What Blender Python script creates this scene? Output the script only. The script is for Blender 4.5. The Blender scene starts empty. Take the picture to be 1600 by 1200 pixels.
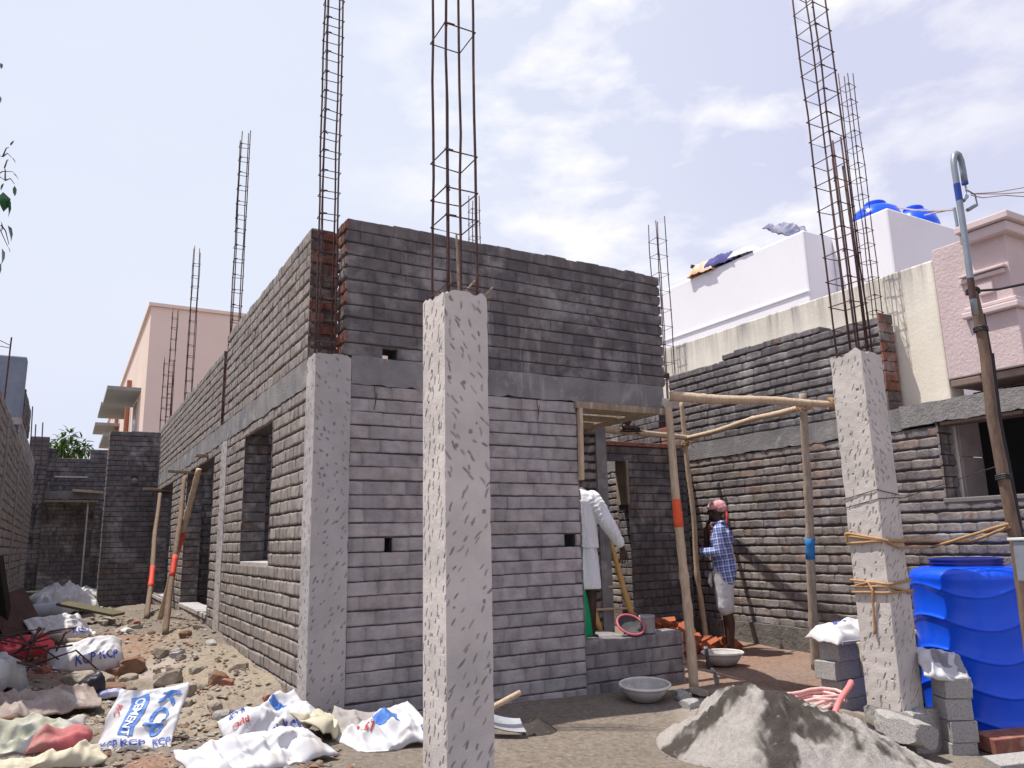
import bpy, bmesh, math, random
import numpy as np
from mathutils import Vector, Matrix, noise, Euler
R = math.radians
rnd = random.Random(7)
C = bpy.context.scene.collection
scene = bpy.context.scene

# ------------------------------------------------------------------ camera
CAMH, F = 1.15, 1200.0
pt, rl, yw = R(11.5), R(1.34), R(30.1)
fh = Vector((math.sin(yw), math.cos(yw), 0)); rt = Vector((math.cos(yw), -math.sin(yw), 0)); upv = Vector((0, 0, 1))
fw = fh*math.cos(pt) + upv*math.sin(pt); u0 = -fh*math.sin(pt) + upv*math.cos(pt)
RA = rt*math.cos(rl) - u0*math.sin(rl); UA = u0*math.cos(rl) + rt*math.sin(rl)
CAM = Vector((0, 0, CAMH))
cd = bpy.data.cameras.new('camera'); co = bpy.data.objects.new('camera', cd); C.objects.link(co)
cd.sensor_width = 36; cd.lens = F/1600*36; cd.clip_start = .05; cd.clip_end = 2000
M = Matrix.Identity(4)
for i in range(3):
    M[i][0], M[i][1], M[i][2], M[i][3] = RA[i], UA[i], -fw[i], CAM[i]
co.matrix_world = M; scene.camera = co

def ray(x, y): return fw*F + RA*(x-800) - UA*(y-600)
def atY(x, y, Y): d = ray(x, y); return CAM + d*(Y/d.y)
def atX(x, y, X): d = ray(x, y); return CAM + d*(X/d.x)
def atZ(x, y, Z): d = ray(x, y); return CAM + d*((Z-CAMH)/d.z)

# ------------------------------------------------------------------ terrain height
CP = [(0,0,-.35),(2,1.5,-.32),(3,2.6,-.25),(.3,4.6,0),(.5,3.2,-.08),(-.3,5.2,.02),(.8,5.4,.0),(1.5,5.75,-.02),(1.5,6.8,.1),(1.5,8,.15),(1.5,9.6,.23),
      (1.5,11.3,.26),(1.5,15.6,.18),(0,8,.10),(.5,6.8,-.03),(.6,7.8,.03),(0,11,.28),(-.5,12,.36),(-.3,19,.24),(.8,19,.12),(.9,17,.0),(2.3,5.4,-.1),(3.1,5.4,-.13),(5,5.4,-.15),
      (3,4.5,-.14),(5,4.6,-.15),(6,6,-.12),(7,7,-.1),(7,6,-.12),(5.2,4.4,-.2),(6.7,3.9,-.42),(5.9,3.6,-.47),(5.5,3.4,-.46),(7,3,-.46),(6.3,3.4,-.46),(5,2.6,-.42),(4.8,3.2,-.34),(4.2,3.0,-.26),(6,1,-.45),(3.5,3.8,-.18),(5.9,4.5,-.3),(-6,6,.1),(-4,14,.2),(3,9,-.1),(4,14,-.1),(7,12,-.1)]
def G0(x, y):
    if x < -30 or x > 40 or y < -30 or y > 50: return -.15
    s = w = 0
    for a, b, z in CP:
        d = (x-a)**2 + (y-b)**2 + .02
        k = 1/(d*d); s += k*z; w += k
    return s/w
def rubble(x, y):      # how rough the dirt is
    return max(0., min(1., (2.0-x)/.8))*max(0., min(1., (y-2.6)/1.0))
def G(x, y):
    z = G0(x, y)
    if -12 < x < 16 and -4 < y < 26:
        r = rubble(x, y)
        v = Vector((x, y, 3.1))
        z += (noise.noise(v*1.7)*.05 + noise.noise(v*5)*.03)*r + noise.noise(v*2.2)*.012
        if r > .01: z += abs(noise.noise(v*11))*.035*r
    return z
def gp(px, py):
    z = 0.
    for _ in range(12):
        p = atZ(px, py, z); z = .5*z + .5*G(p.x, p.y)
    return Vector((p.x, p.y, z))

# ------------------------------------------------------------------ materials
MT = {}
def nd(t, k, **kw):
    n = t.nodes.new(k)
    for a, b in kw.items(): setattr(n, a, b)
    return n
def ramp(t, fac, stops):
    r = nd(t, 'ShaderNodeValToRGB'); e = r.color_ramp.elements
    while len(e) < len(stops): e.new(.5)
    for i, (p, c) in enumerate(stops):
        e[i].position = p; e[i].color = (*c, 1) if len(c) == 3 else c
    t.links.new(fac, r.inputs[0]); return r.outputs[0]
def nz(t, vec, sc, det=5, rg=.6, dist=0):
    n = nd(t, 'ShaderNodeTexNoise'); n.inputs['Scale'].default_value = sc; n.inputs['Detail'].default_value = det
    n.inputs['Roughness'].default_value = rg; n.inputs['Distortion'].default_value = dist
    if vec is not None: t.links.new(vec, n.inputs['Vector'])
    return n.outputs['Fac']
def mixc(t, fac, a, b, bt='MIX'):
    m = nd(t, 'ShaderNodeMix', data_type='RGBA', blend_type=bt)
    for s, v in ((0, fac), (6, a), (7, b)):
        if hasattr(v, 'links'): t.links.new(v, m.inputs[s])
        elif isinstance(v, (int, float)): m.inputs[s].default_value = v
        else: m.inputs[s].default_value = (*v, 1)
    return m.outputs[2]
def mat(name, c1, c2=None, sc=8, rough=.9, bump=.3, bsc=60, metal=0, attr=None, spot=None, spotsc=3, spotr=(.55, .7), stretch=None, bdist=.01, spec=.3, attrmix=None, sss=0):
    if name in MT: return MT[name]
    m = bpy.data.materials.new(name); m.use_nodes = True; t = m.node_tree; b = t.nodes['Principled BSDF']
    tc = nd(t, 'ShaderNodeTexCoord'); vec = tc.outputs['Object']
    if stretch:
        mp = nd(t, 'ShaderNodeMapping'); mp.inputs['Scale'].default_value = stretch; t.links.new(vec, mp.inputs['Vector']); vec = mp.outputs[0]
    c2 = c2 or tuple(x*.75 for x in c1)
    col = ramp(t, nz(t, vec, sc), [(.3, c2), (.7, c1)])
    if attr:
        a = nd(t, 'ShaderNodeAttribute', attribute_name=attr)
        if attrmix: 
            col = mixc(t, a.outputs['Color'], col, attrmix)
        else: col = mixc(t, 1., col, a.outputs['Color'], 'MULTIPLY')
    if spot:
        f = ramp(t, nz(t, vec, spotsc, 6, .65, .4), [(spotr[0], (0, 0, 0)), (spotr[1], (1, 1, 1))])
        col = mixc(t, f, col, spot)
    t.links.new(col, b.inputs['Base Color'])
    b.inputs['Roughness'].default_value = rough; b.inputs['Metallic'].default_value = metal
    b.inputs['Specular IOR Level'].default_value = spec
    if bump:
        bp = nd(t, 'ShaderNodeBump'); bp.inputs['Strength'].default_value = bump; bp.inputs['Distance'].default_value = bdist
        t.links.new(nz(t, vec, bsc, 6, .65), bp.inputs['Height']); t.links.new(bp.outputs[0], b.inputs['Normal'])
    MT[name] = m; return m

BR = mat('cement_washed_brick', (1, 1, 1), (.55, .53, .54), sc=7, attr='tint', spot=(.36, .34, .335), spotsc=2.6, spotr=(.5, .74), bump=.9, bsc=38, bdist=.012, rough=.95)
BRS = mat('raked_brick', (1, 1, 1), (.66, .64, .62), sc=14, attr='tint', spot=(.34, .31, .285), spotsc=7, spotr=(.5, .75), bump=1., bsc=1, bdist=.02, rough=.95)
MORT = mat('mortar', (.11, .10, .105), (.07, .065, .068), sc=20, bump=.6, bsc=50)
def rake(m):   # streaks running down the face where mortar ran
    t = m.node_tree; bp = [n for n in t.nodes if n.type == 'BUMP'][0]
    tc = [n for n in t.nodes if n.type == 'TEX_COORD'][0]
    mp = nd(t, 'ShaderNodeMapping'); mp.inputs['Scale'].default_value = (34, 34, 9); t.links.new(tc.outputs['Object'], mp.inputs['Vector'])
    t.links.new(nz(t, mp.outputs[0], 1, 5, .65), bp.inputs['Height'])
rake(BRS)
def drips(m, col, f=.5):   # lime and mortar runs down the wall
    t = m.node_tree; b = t.nodes['Principled BSDF']; src = b.inputs['Base Color'].links[0].from_socket
    tc = nd(t, 'ShaderNodeNewGeometry'); mp = nd(t, 'ShaderNodeMapping'); mp.inputs['Scale'].default_value = (9, 9, .7); t.links.new(tc.outputs['Position'], mp.inputs['Vector'])
    a = ramp(t, nz(t, mp.outputs[0], 1.4, 6, .7), [(.56, (0, 0, 0)), (.74, (f, f, f))])
    g = ramp(t, nz(t, tc.outputs['Position'], 1.1, 3, .5), [(.4, (.15, .15, .15)), (.6, (1, 1, 1))])
    mu = nd(t, 'ShaderNodeMath', operation='MULTIPLY'); t.links.new(a, mu.inputs[0]); t.links.new(g, mu.inputs[1])
    t.links.new(mixc(t, mu.outputs[0], src, col), b.inputs['Base Color'])
drips(BR, (.46, .44, .44))
CONC = mat('raw_concrete', (.64, .585, .55), (.44, .41, .388), sc=2.2, attr='mark', attrmix=(.19, .175, .165), bump=.45, bsc=70, spot=(.46, .41, .36), spotsc=1.5, spotr=(.56, .78))
CONCG = mat('dusty_grey_concrete', (.46, .43, .425), (.33, .31, .308), sc=2.4, attr='mark', attrmix=(.15, .14, .135), bump=.45, bsc=70, spot=(.38, .34, .31), spotsc=1.6, spotr=(.52, .75))
CONCD = mat('dark_grey_concrete', (.28, .265, .26), (.145, .138, .14), sc=2.6, bump=.7, bsc=45, spot=(.38, .36, .34), spotsc=3.1, spotr=(.54, .72), bdist=.015)  # darker grey concrete with paler blotches
drips(CONCD, (.46, .44, .43), .6)
BLOCK = mat('block_concrete', (.46, .44, .43), (.27, .26, .25), sc=60, bump=1., bsc=110, spot=(.1, .1, .1), spotsc=40, spotr=(.6, .68))
RUST = mat('rusty_steel', (.105, .05, .043), (.05, .03, .034), sc=25, rough=.75, bump=.4, bsc=150, spot=(.2, .08, .045), spotsc=6, spotr=(.58, .75))
WOOD = mat('bare_pole_wood', (.55, .43, .31), (.36, .26, .175), sc=3, stretch=(14, 14, 2.5), bump=.5, bsc=3, rough=.8, spot=(.2, .14, .09), spotsc=2.2, spotr=(.66, .76))
WOODD = mat('weathered_wood', (.23, .16, .115), (.13, .09, .065), sc=3, stretch=(14, 14, 2), bump=.6, bsc=3, rough=.85)
PLANK = mat('formwork_board', (.34, .27, .19), (.22, .165, .115), sc=2.2, stretch=(9, 9, 2), bump=.5, bsc=6, rough=.85, spot=(.45, .41, .36), spotsc=1.6, spotr=(.55, .7))
SACK = mat('woven_sack_white', (.62, .62, .645), (.5, .5, .52), sc=7, rough=.6, bump=.25, bsc=160, spot=(.43, .38, .33), spotsc=4.5, spotr=(.5, .8), spec=.3)
SACKC = mat('woven_sack_cream', (.54, .50, .37), (.40, .36, .27), sc=7, rough=.65, bump=.25, bsc=160)
INK = mat('blue_ink', (.05, .08, .36), (.08, .12, .42), sc=20, rough=.6, bump=0)
INKL = mat('light_blue_ink', (.05, .15, .46), (.09, .2, .5), sc=20, rough=.6, bump=0)
INKR = mat('red_ink', (.6, .07, .06), rough=.6, bump=0)
PLW = mat('white_paint_print', (.8, .8, .82), rough=.6, bump=0)
BLUE = mat('blue_plastic', (.008, .10, .82), (.006, .075, .70), sc=2, rough=.24, bump=.05, bsc=40, spec=.38, spot=(.05, .11, .46), spotsc=7, spotr=(.64, .9))
REDB = mat('new_red_brick', (.42, .125, .062), (.30, .085, .045), sc=14, bump=.6, bsc=70, spot=(.55, .27, .17), spotsc=6, spotr=(.6, .75))
OLDB = mat('dusty_red_brick', (.34, .14, .1), (.22, .09, .07), sc=14, bump=.6, bsc=70, spot=(.4, .3, .24), spotsc=6, spotr=(.5, .7))
ROCK = mat('rubble_stone', (.36, .31, .25), (.21, .175, .145), sc=9, bump=.9, bsc=25, spot=(.46, .38, .26), spotsc=4, spotr=(.55, .7), bdist=.02)
CLOD = mat('red_earth_clod', (.25, .14, .09), (.16, .085, .055), sc=12, bump=.9, bsc=35, bdist=.02)
WHITEW = mat('white_lime_wall', (.84, .83, .87), (.79, .78, .83), sc=1.2, bump=.15, bsc=30, rough=.9)
CREAM = mat('stained_cream_wall', (.82, .77, .66), (.70, .65, .55), sc=2.2, bump=.35, bsc=25, spot=(.60, .62, .64), spotsc=1.0, spotr=(.6, .72))
def stain(m, z0, z1, col):        # dark weather streaks hanging from the wall top
    t = m.node_tree; b = t.nodes['Principled BSDF']; src = b.inputs['Base Color'].links[0].from_socket
    tc = nd(t, 'ShaderNodeNewGeometry'); sx = nd(t, 'ShaderNodeSeparateXYZ'); t.links.new(tc.outputs['Position'], sx.inputs[0])
    mp = nd(t, 'ShaderNodeMapping'); mp.inputs['Scale'].default_value = (5, 5, .35); t.links.new(tc.outputs['Position'], mp.inputs['Vector'])
    mr = nd(t, 'ShaderNodeMapRange'); t.links.new(sx.outputs[2], mr.inputs[0]); mr.inputs[1].default_value = z0; mr.inputs[2].default_value = z1
    a = nd(t, 'ShaderNodeMath', operation='MULTIPLY'); t.links.new(mr.outputs[0], a.inputs[0]); t.links.new(ramp(t, nz(t, mp.outputs[0], 1.3, 6, .7), [(.36, (0, 0, 0)), (.66, (1, 1, 1))]), a.inputs[1])
    t.links.new(mixc(t, a.outputs[0], src, col), b.inputs['Base Color'])
stain(CREAM, 3.35, 3.9, (.22, .2, .22))
PINK = mat('pink_render', (.62, .50, .50), (.55, .44, .44), sc=3, bump=.8, bsc=28, bdist=.012)
PINKT = mat('pink_trim', (.66, .55, .55), (.60, .49, .49), sc=3, bump=.15, bsc=30)
BEIGE = mat('beige_render', (.80, .64, .555), (.74, .59, .51), sc=.7, bump=.2, bsc=12)
BEIGEL = mat('pale_beige_render', (.74, .6, .52), (.69, .55, .47), sc=.7, bump=.2, bsc=12)
SHADE = mat('grey_sunshade', (.30, .31, .31), (.25, .26, .26), sc=3, bump=.2)
PVC = mat('rust_red_pipe', (.42, .17, .1), rough=.5, bump=0)
PLAST = mat('bluish_cement_plaster', (.24, .27, .33), (.155, .175, .22), sc=3, bump=.5, bsc=30, spot=(.32, .34, .38), spotsc=2, spotr=(.55, .7))
DARK = mat('painted_shade_black', (.012, .012, .013), (.01, .01, .01), bump=0)
GREYM = mat('grey_galvanised', (.30, .34, .38), (.23, .26, .3), sc=12, rough=.45, bump=.1, metal=.4)
BLUEP = mat('blue_pipe', (.03, .07, .36), rough=.4, bump=0)
PANM = mat('cement_coated_pan', (.50, .48, .45), (.36, .34, .31), sc=8, rough=.75, bump=.4, bsc=60, spot=(.3, .28, .25), spotsc=5, spotr=(.55, .7))
PANR = mat('pale_pan_rim', (.68, .66, .62), (.55, .52, .48), sc=10, rough=.6, bump=.2)
PINKP = mat('pink_hose_plastic', (.80, .19, .19), (.72, .23, .22), sc=10, rough=.42, bump=.1, spec=.5)
PINKB = mat('pink_pan_plastic', (.55, .12, .17), rough=.45, bump=.05)
GREENP = mat('green_plastic', (.0, .33, .13), (.0, .27, .1), rough=.45, bump=.1)
COIR = mat('coir_rope', (.48, .30, .16), (.33, .19, .09), sc=60, rough=.9, bump=1., bsc=120, bdist=.004)
WIRE = mat('dark_wire', (.03, .03, .035), bump=0, rough=.5)
WIREL = mat('pale_wire', (.4, .33, .3), bump=0, rough=.5)
RED = mat('red_paint', (.62, .06, .035), (.5, .05, .03), rough=.6, bump=.2)
ORNG = mat('orange_paint', (.75, .12, .04), (.66, .09, .03), rough=.6, bump=.2)
BLP = mat('blue_paint', (.03, .2, .5), rough=.6, bump=.2)
STEEL = mat('bright_steel', (.66, .67, .70), (.5, .51, .54), sc=9, rough=.35, bump=.1, metal=.55)
SANDM = mat('sand', (.41, .38, .35), (.31, .285, .265), sc=40, bump=1., bsc=110, attr='damp', attrmix=(.062, .052, .045), bdist=.012, spot=(.2, .18, .165), spotsc=30, spotr=(.62, .7))
SKIN = mat('dark_skin', (.075, .038, .026), (.055, .028, .02), sc=9, rough=.55, bump=.1, bsc=60)
HAIR = mat('black_hair', (.012, .01, .01), rough=.6, bump=.4, bsc=120)
CLW = mat('white_cotton', (.82, .82, .85), (.76, .76, .8), sc=3, rough=.85, bump=.15, bsc=120)
def folds(m):      # soft vertical cloth folds
    t = m.node_tree; b = t.nodes['Principled BSDF']; bp = [n for n in t.nodes if n.type == 'BUMP'][0]
    tc = [n for n in t.nodes if n.type == 'TEX_COORD'][0]; mp = nd(t, 'ShaderNodeMapping'); mp.inputs['Scale'].default_value = (11, 11, 3.2); mp.inputs['Rotation'].default_value = (R(18), R(14), 0)
    t.links.new(tc.outputs['Object'], mp.inputs['Vector']); t.links.new(nz(t, mp.outputs[0], 1, 3, .5, .6), bp.inputs['Height']); bp.inputs['Distance'].default_value = .06; bp.inputs['Strength'].default_value = .8
folds(CLW)
CLG = mat('pale_grey_cotton', (.60, .60, .66), (.46, .44, .43), sc=3, rough=.9, bump=.2, bsc=120)
SCARF = mat('red_white_scarf', (.68, .5, .5), (.6, .22, .24), sc=26, rough=.9, bump=.4, bsc=80, spot=(.45, .06, .08), spotsc=22, spotr=(.52, .6))
SCARFT = mat('red_scarf_end', (.65, .1, .07), (.5, .07, .05), rough=.9, bump=.2)
BROWNC = mat('brown_trouser', (.1, .07, .055), rough=.9, bump=.2)
SANDAL = mat('worn_sandal', (.05, .04, .045), rough=.7, bump=.2)
LEAF = mat('green_leaf', (.075, .15, .028), (.045, .10, .02), sc=3, rough=.45, bump=.1, attr='tint', spec=.4)
LEAFD = mat('dark_green_leaf', (.016, .075, .05), (.012, .055, .045), sc=5, rough=.4, bump=.1, spec=.4)
BARK = mat('bark', (.12, .085, .06), (.07, .05, .035), bump=.8, bsc=30)

# ------------------------------------------------------------------ mesh builder
class MB:
    def __init__(s): s.v = []; s.f = []; s.m = []; s.t = []; s.mi = 0; s.tint = (1, 1, 1)
    def add(s, vs, fs, mi=None, tint=None):
        o = len(s.v); s.v += [tuple(v) for v in vs]
        for f in fs:
            s.f.append(tuple(i+o for i in f)); s.m.append(s.mi if mi is None else mi)
        s.t += [tint or s.tint]*len(vs)
    def box(s, a, b, mi=None, tint=None):
        x0, y0, z0 = a; x1, y1, z1 = b
        s.add([(x0,y0,z0),(x1,y0,z0),(x1,y1,z0),(x0,y1,z0),(x0,y0,z1),(x1,y0,z1),(x1,y1,z1),(x0,y1,z1)],
              [(0,3,2,1),(4,5,6,7),(0,1,5,4),(1,2,6,5),(2,3,7,6),(3,0,4,7)], mi, tint)
    def tube(s, pts, r, n=8, cap=True, mi=None, tint=None, closed=False):
        pts = [Vector(p) for p in pts]; k = len(pts); rr = r if isinstance(r, (list, tuple)) else [r]*k
        vs = []; prev = None
        for i, p in enumerate(pts):
            if closed: d = pts[(i+1) % k]-pts[i-1]
            else: d = pts[min(i+1, k-1)]-pts[max(i-1, 0)]
            d = d.normalized() if d.length > 1e-9 else Vector((0, 0, 1))
            if prev is None:
                a = d.cross(Vector((0, 0, 1)) if abs(d.z) < .9 else Vector((1, 0, 0))).normalized()
            else:
                a = (prev - d*prev.dot(d)); a = a.normalized() if a.length > 1e-6 else d.orthogonal().normalized()
            prev = a; b = d.cross(a)
            for j in range(n):
                t = 2*math.pi*j/n; vs.append(p + (a*math.cos(t)+b*math.sin(t))*rr[i])
        fs = []
        for i in range(k if closed else k-1):
            i2 = (i+1) % k
            for j in range(n): fs.append((i*n+j, i*n+(j+1) % n, i2*n+(j+1) % n, i2*n+j))
        if cap and not closed:
            fs.append(tuple(range(n-1, -1, -1))); fs.append(tuple((k-1)*n+j for j in range(n)))
        s.add(vs, fs, mi, tint)
    def lathe(s, prof, c=(0, 0, 0), n=32, mi=None, wob=None):
        vs = []; fs = []
        for i, (r, z) in enumerate(prof):
            for j in range(n):
                t = 2*math.pi*j/n; r2 = r if wob is None else wob(r, z, t)
                vs.append((c[0]+r2*math.cos(t), c[1]+r2*math.sin(t), c[2]+z))
        for i in range(len(prof)-1):
            for j in range(n): fs.append((i*n+j, i*n+(j+1) % n, (i+1)*n+(j+1) % n, (i+1)*n+j))
        s.add(vs, fs, mi)
    def grid(s, fn, nu, nv, mi=None, flip=False, tintfn=None):
        o = len(s.v); 
        for i in range(nu+1):
            for j in range(nv+1):
                s.v.append(tuple(fn(i/nu, j/nv))); s.t.append(tintfn(i/nu, j/nv) if tintfn else s.tint)
        for i in range(nu):
            for j in range(nv):
                q = (o+i*(nv+1)+j, o+(i+1)*(nv+1)+j, o+(i+1)*(nv+1)+j+1, o+i*(nv+1)+j+1)
                s.f.append(q[::-1] if flip else q); s.m.append(s.mi if mi is None else mi)

ORG = {}
def obj(name, mb, mats, parent=None, smooth=False, base=None, local=False, attr='tint', bevel=0):
    """one mesh object; vertices given in world space (or local when local=True)"""
    me = bpy.data.meshes.new(name)
    v = np.array(mb.v, dtype=np.float64).reshape(-1, 3)
    if parent is not None and not local: v = v - np.array(ORG[parent])
    o = bpy.data.objects.new(name, me); C.objects.link(o)
    if parent is None and not local:
        if base is None:
            lo, hi = v.min(0), v.max(0); base = Vector(((lo[0]+hi[0])/2, (lo[1]+hi[1])/2, lo[2]))
        v = v - np.array(base); o.location = base
    if parent is not None: o.parent = parent; ORG[o] = ORG[parent] if not local else Vector((0, 0, 0))
    else: ORG[o] = Vector(base) if base is not None else Vector((0, 0, 0))
    me.from_pydata([tuple(x) for x in v], [], mb.f)
    for m in (mats if isinstance(mats, (list, tuple)) else [mats]): me.materials.append(m)
    me.polygons.foreach_set('material_index', mb.m)
    if smooth: me.polygons.foreach_set('use_smooth', [True]*len(mb.f))
    elif isinstance(mats, list) and len(mats) == 2 and mats[1] is MORT: me.polygons.foreach_set('use_smooth', [m == 0 and len(f) == 4 for m, f in zip(mb.m, mb.f)])
    a = me.color_attributes.new(attr, 'FLOAT_COLOR', 'POINT')
    a.data.foreach_set('color', np.array([(*t, 1) for t in mb.t], dtype=np.float32).ravel())
    me.update()
    if bevel:
        b = o.modifiers.new('bevel', 'BEVEL'); b.width = bevel; b.segments = 2; b.limit_method = 'ANGLE'
    return o
def tag(o, label=None, cat=None, group=None, kind=None):
    if label: o['label'] = label
    if cat: o['category'] = cat
    if group: o['group'] = group
    if kind: o['kind'] = kind
    return o
def thing(name, label, cat, loc, group=None):
    o = bpy.data.objects.new(name, None); C.objects.link(o); o.location = loc; o.empty_display_size = .2
    ORG[o] = Vector(loc); return tag(o, label, cat, group)

# ------------------------------------------------------------------ brickwork
def holes_split(a, b, holes):
    segs = [(a, b)]
    for h0, h1 in holes:
        out = []
        for s0, s1 in segs:
            if h1 <= s0 or h0 >= s1: out.append((s0, s1)); continue
            if h0 > s0: out.append((s0, h0))
            if h1 < s1: out.append((h1, s1))
        segs = out
    return segs
def brick_tint(style):
    r = rnd.random(); k = rnd.uniform(.90, 1.10)
    if style == 'red': return (.27*k, .115*k, .085*k) if r < .6 else (.17*k, .13*k, .12*k)
    if style == 'side':
        base = (.325, .285, .262) if r < .6 else ((.30, .27, .255) if r < .95 else (.33, .275, .245))
    elif style == 'upper':
        base = (.185, .168, .17) if r < .75 else ((.155, .143, .15) if r < .99 else (.21, .145, .13))
    elif style == 'sill':
        base = (.27, .25, .25) if r < .7 else (.23, .21, .215)
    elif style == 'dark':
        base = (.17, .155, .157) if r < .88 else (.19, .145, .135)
    elif style == 'warm':
        base = (.29, .25, .225) if r < .6 else ((.215, .19, .185) if r < .9 else (.30, .22, .185))
    else:
        base = (.455, .415, .41) if r < .6 else ((.38, .35, .355) if r < .9 else ((.43, .385, .37) if r < .96 else (.33, .305, .31)))
    return tuple(c*k for c in base)
def brick_rows(mb, O, U, N, L, z0, z1, ch=.1, bl=.24, style='front', hs=(), gap=.009, dep=.016, vg=.005, jit=.003, u_off=0., ztop=None, ch_f=.0055, cs=.1, half=.38):
    """rows of rough bricks on a vertical face; O=(x,y) at u=0, hs = openings (u0,u1,z0,z1)"""
    O = Vector((*O, 0)); U = Vector((*U, 0)); N = Vector((*N, 0))
    rows = max(1, round((z1-z0)/ch)); ch = (z1-z0)/rows
    for k in range(rows):
        za = z0+k*ch+gap*.5; zb = z0+(k+1)*ch-gap*.5
        zm = (za+zb)/2
        segs = holes_split(0, L, [(h[0], h[1]) for h in hs if h[2] < zm < h[3]])
        ph = u_off + (bl*.5 if k % 2 else 0) + rnd.uniform(-.03, .03)
        wav = [rnd.uniform(-.004, .004) for _ in range(4)]
        for s0, s1 in segs:
            u = s0 + ((ph) % bl if (s1-s0) > bl*.8 else 0)
            cuts = [s0]
            while u < s1-.05:
                if u > s0+.05: cuts.append(u)
                u += bl*(rnd.uniform(.9, 1.08) if rnd.random() > half else rnd.uniform(.44, .58))
            cuts.append(s1)
            for a, b in zip(cuts[:-1], cuts[1:]):
                t = brick_tint(style); p = rnd.uniform(-.004, .003); ti = rnd.uniform(-.003, .003)
                a2, b2 = a+vg*rnd.choice((-.3, -.2, -.1, .3)), b-vg*rnd.choice((-.3, -.2, -.1, .3))
                dz = lambda uu: .006*noise.noise(Vector((uu*1.3, k*3.7, O.x+O.y)))
                j = lambda: rnd.uniform(-jit, jit)
                tp = zb + (rnd.uniform(-.004, .012) if (k == rows-1 and ztop) else 0)
                n_in = -dep-.004
                if k == rows-1 and ztop: n_in = -ztop
                c = ch_f; ns = max(1, int((b2-a2)/.045)); us_ = [a2+(b2-a2)*i/ns for i in range(ns+1)]
                tc_, bc_ = [j() for _ in us_], [j() for _ in us_]
                vs = []; fs = []; hh = tp-za
                for i, uu in enumerate(us_):
                    end = i in (0, ns); en = c*cs if end else 0
                    bul = .0 if end else rnd.uniform(-.0012, .0022)
                    sh = j()*.3*(.3 if end else 1)
                    z0_, z1_ = za+bc_[i]*.7, tp+tc_[i]*.7
                    if end: z0_ += c*cs*.6; z1_ -= c*cs*.6
                    for (zz, nn) in ((z0_, n_in), (z0_, -c*1.25), (z0_+c*.55, -c*.3), (z0_+c*1.4, bul), (z0_+c*2.6, bul+.0004), (z1_-c*2.6, bul+.0004), (z1_-c*1.4, bul), (z1_-c*.55, -c*.3), (z1_, -c*1.25), (z1_, n_in)):
                        vs.append(O+U*(uu+sh)+N*(nn if nn < -dep else p+nn-en+ti*(1 if zz > zm else -1)+j()*.25)+Vector((0, 0, zz+dz(uu))))
                for i in range(ns):
                    for q in range(9): fs.append((i*10+q, (i+1)*10+q, (i+1)*10+q+1, i*10+q+1))
                fs.append(tuple(range(9, -1, -1))); fs.append(tuple(ns*10+q for q in range(10)))
                mb.add(vs, fs, 0, t)
def brick_face(mb, O, U, N, *a, **k):      # end and jamb faces stand a little proud of the core
    brick_rows(mb, (O[0]+N[0]*.016, O[1]+N[1]*.016), U, N, *a, **k)
def wall_core(mb, O, U, N, L, z0, z1, th, hs=(), inset=.016):
    """the mortar body behind the bricks, with real openings"""
    us = sorted({0, L, *[max(0, min(L, h[0])) for h in hs], *[max(0, min(L, h[1])) for h in hs]})
    zs = sorted({z0, z1, *[max(z0, min(z1, h[2])) for h in hs], *[max(z0, min(z1, h[3])) for h in hs]})
    O = Vector((*O, 0)); U = Vector((*U, 0)); N = Vector((*N, 0))
    for a, b in zip(us[:-1], us[1:]):
        for c, d in zip(zs[:-1], zs[1:]):
            if any(h[0]-1e-6 <= a and b <= h[1]+1e-6 and h[2]-1e-6 <= c and d <= h[3]+1e-6 for h in hs): continue
            vs = []
            for zz in (c, d):
                for (uu, nn) in ((a, -inset), (b, -inset), (b, -th), (a, -th)):
                    vs.append(O+U*uu+N*nn+Vector((0, 0, zz)))
            mb.add(vs, [(0, 3, 2, 1), (4, 5, 6, 7), (0, 1, 5, 4), (1, 2, 6, 5), (2, 3, 7, 6), (3, 0, 4, 7)], 1, (.5, .5, .5))
def wall(parent, O, U, N, L, z0, z1, th=.23, hs=(), style='front', name='wall', mats=None, core=True, **kw):
    mb = MB()
    if core: wall_core(mb, O, U, N, L, z0, z1-(.02 if kw.get('ztop') else 0), th, hs, kw.get('dep', .016))
    brick_rows(mb, O, U, N, L, z0, z1, style=style, hs=hs, **kw)
    return mb
PX, NX, PY, NY = (1, 0), (-1, 0), (0, 1), (0, -1)

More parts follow.
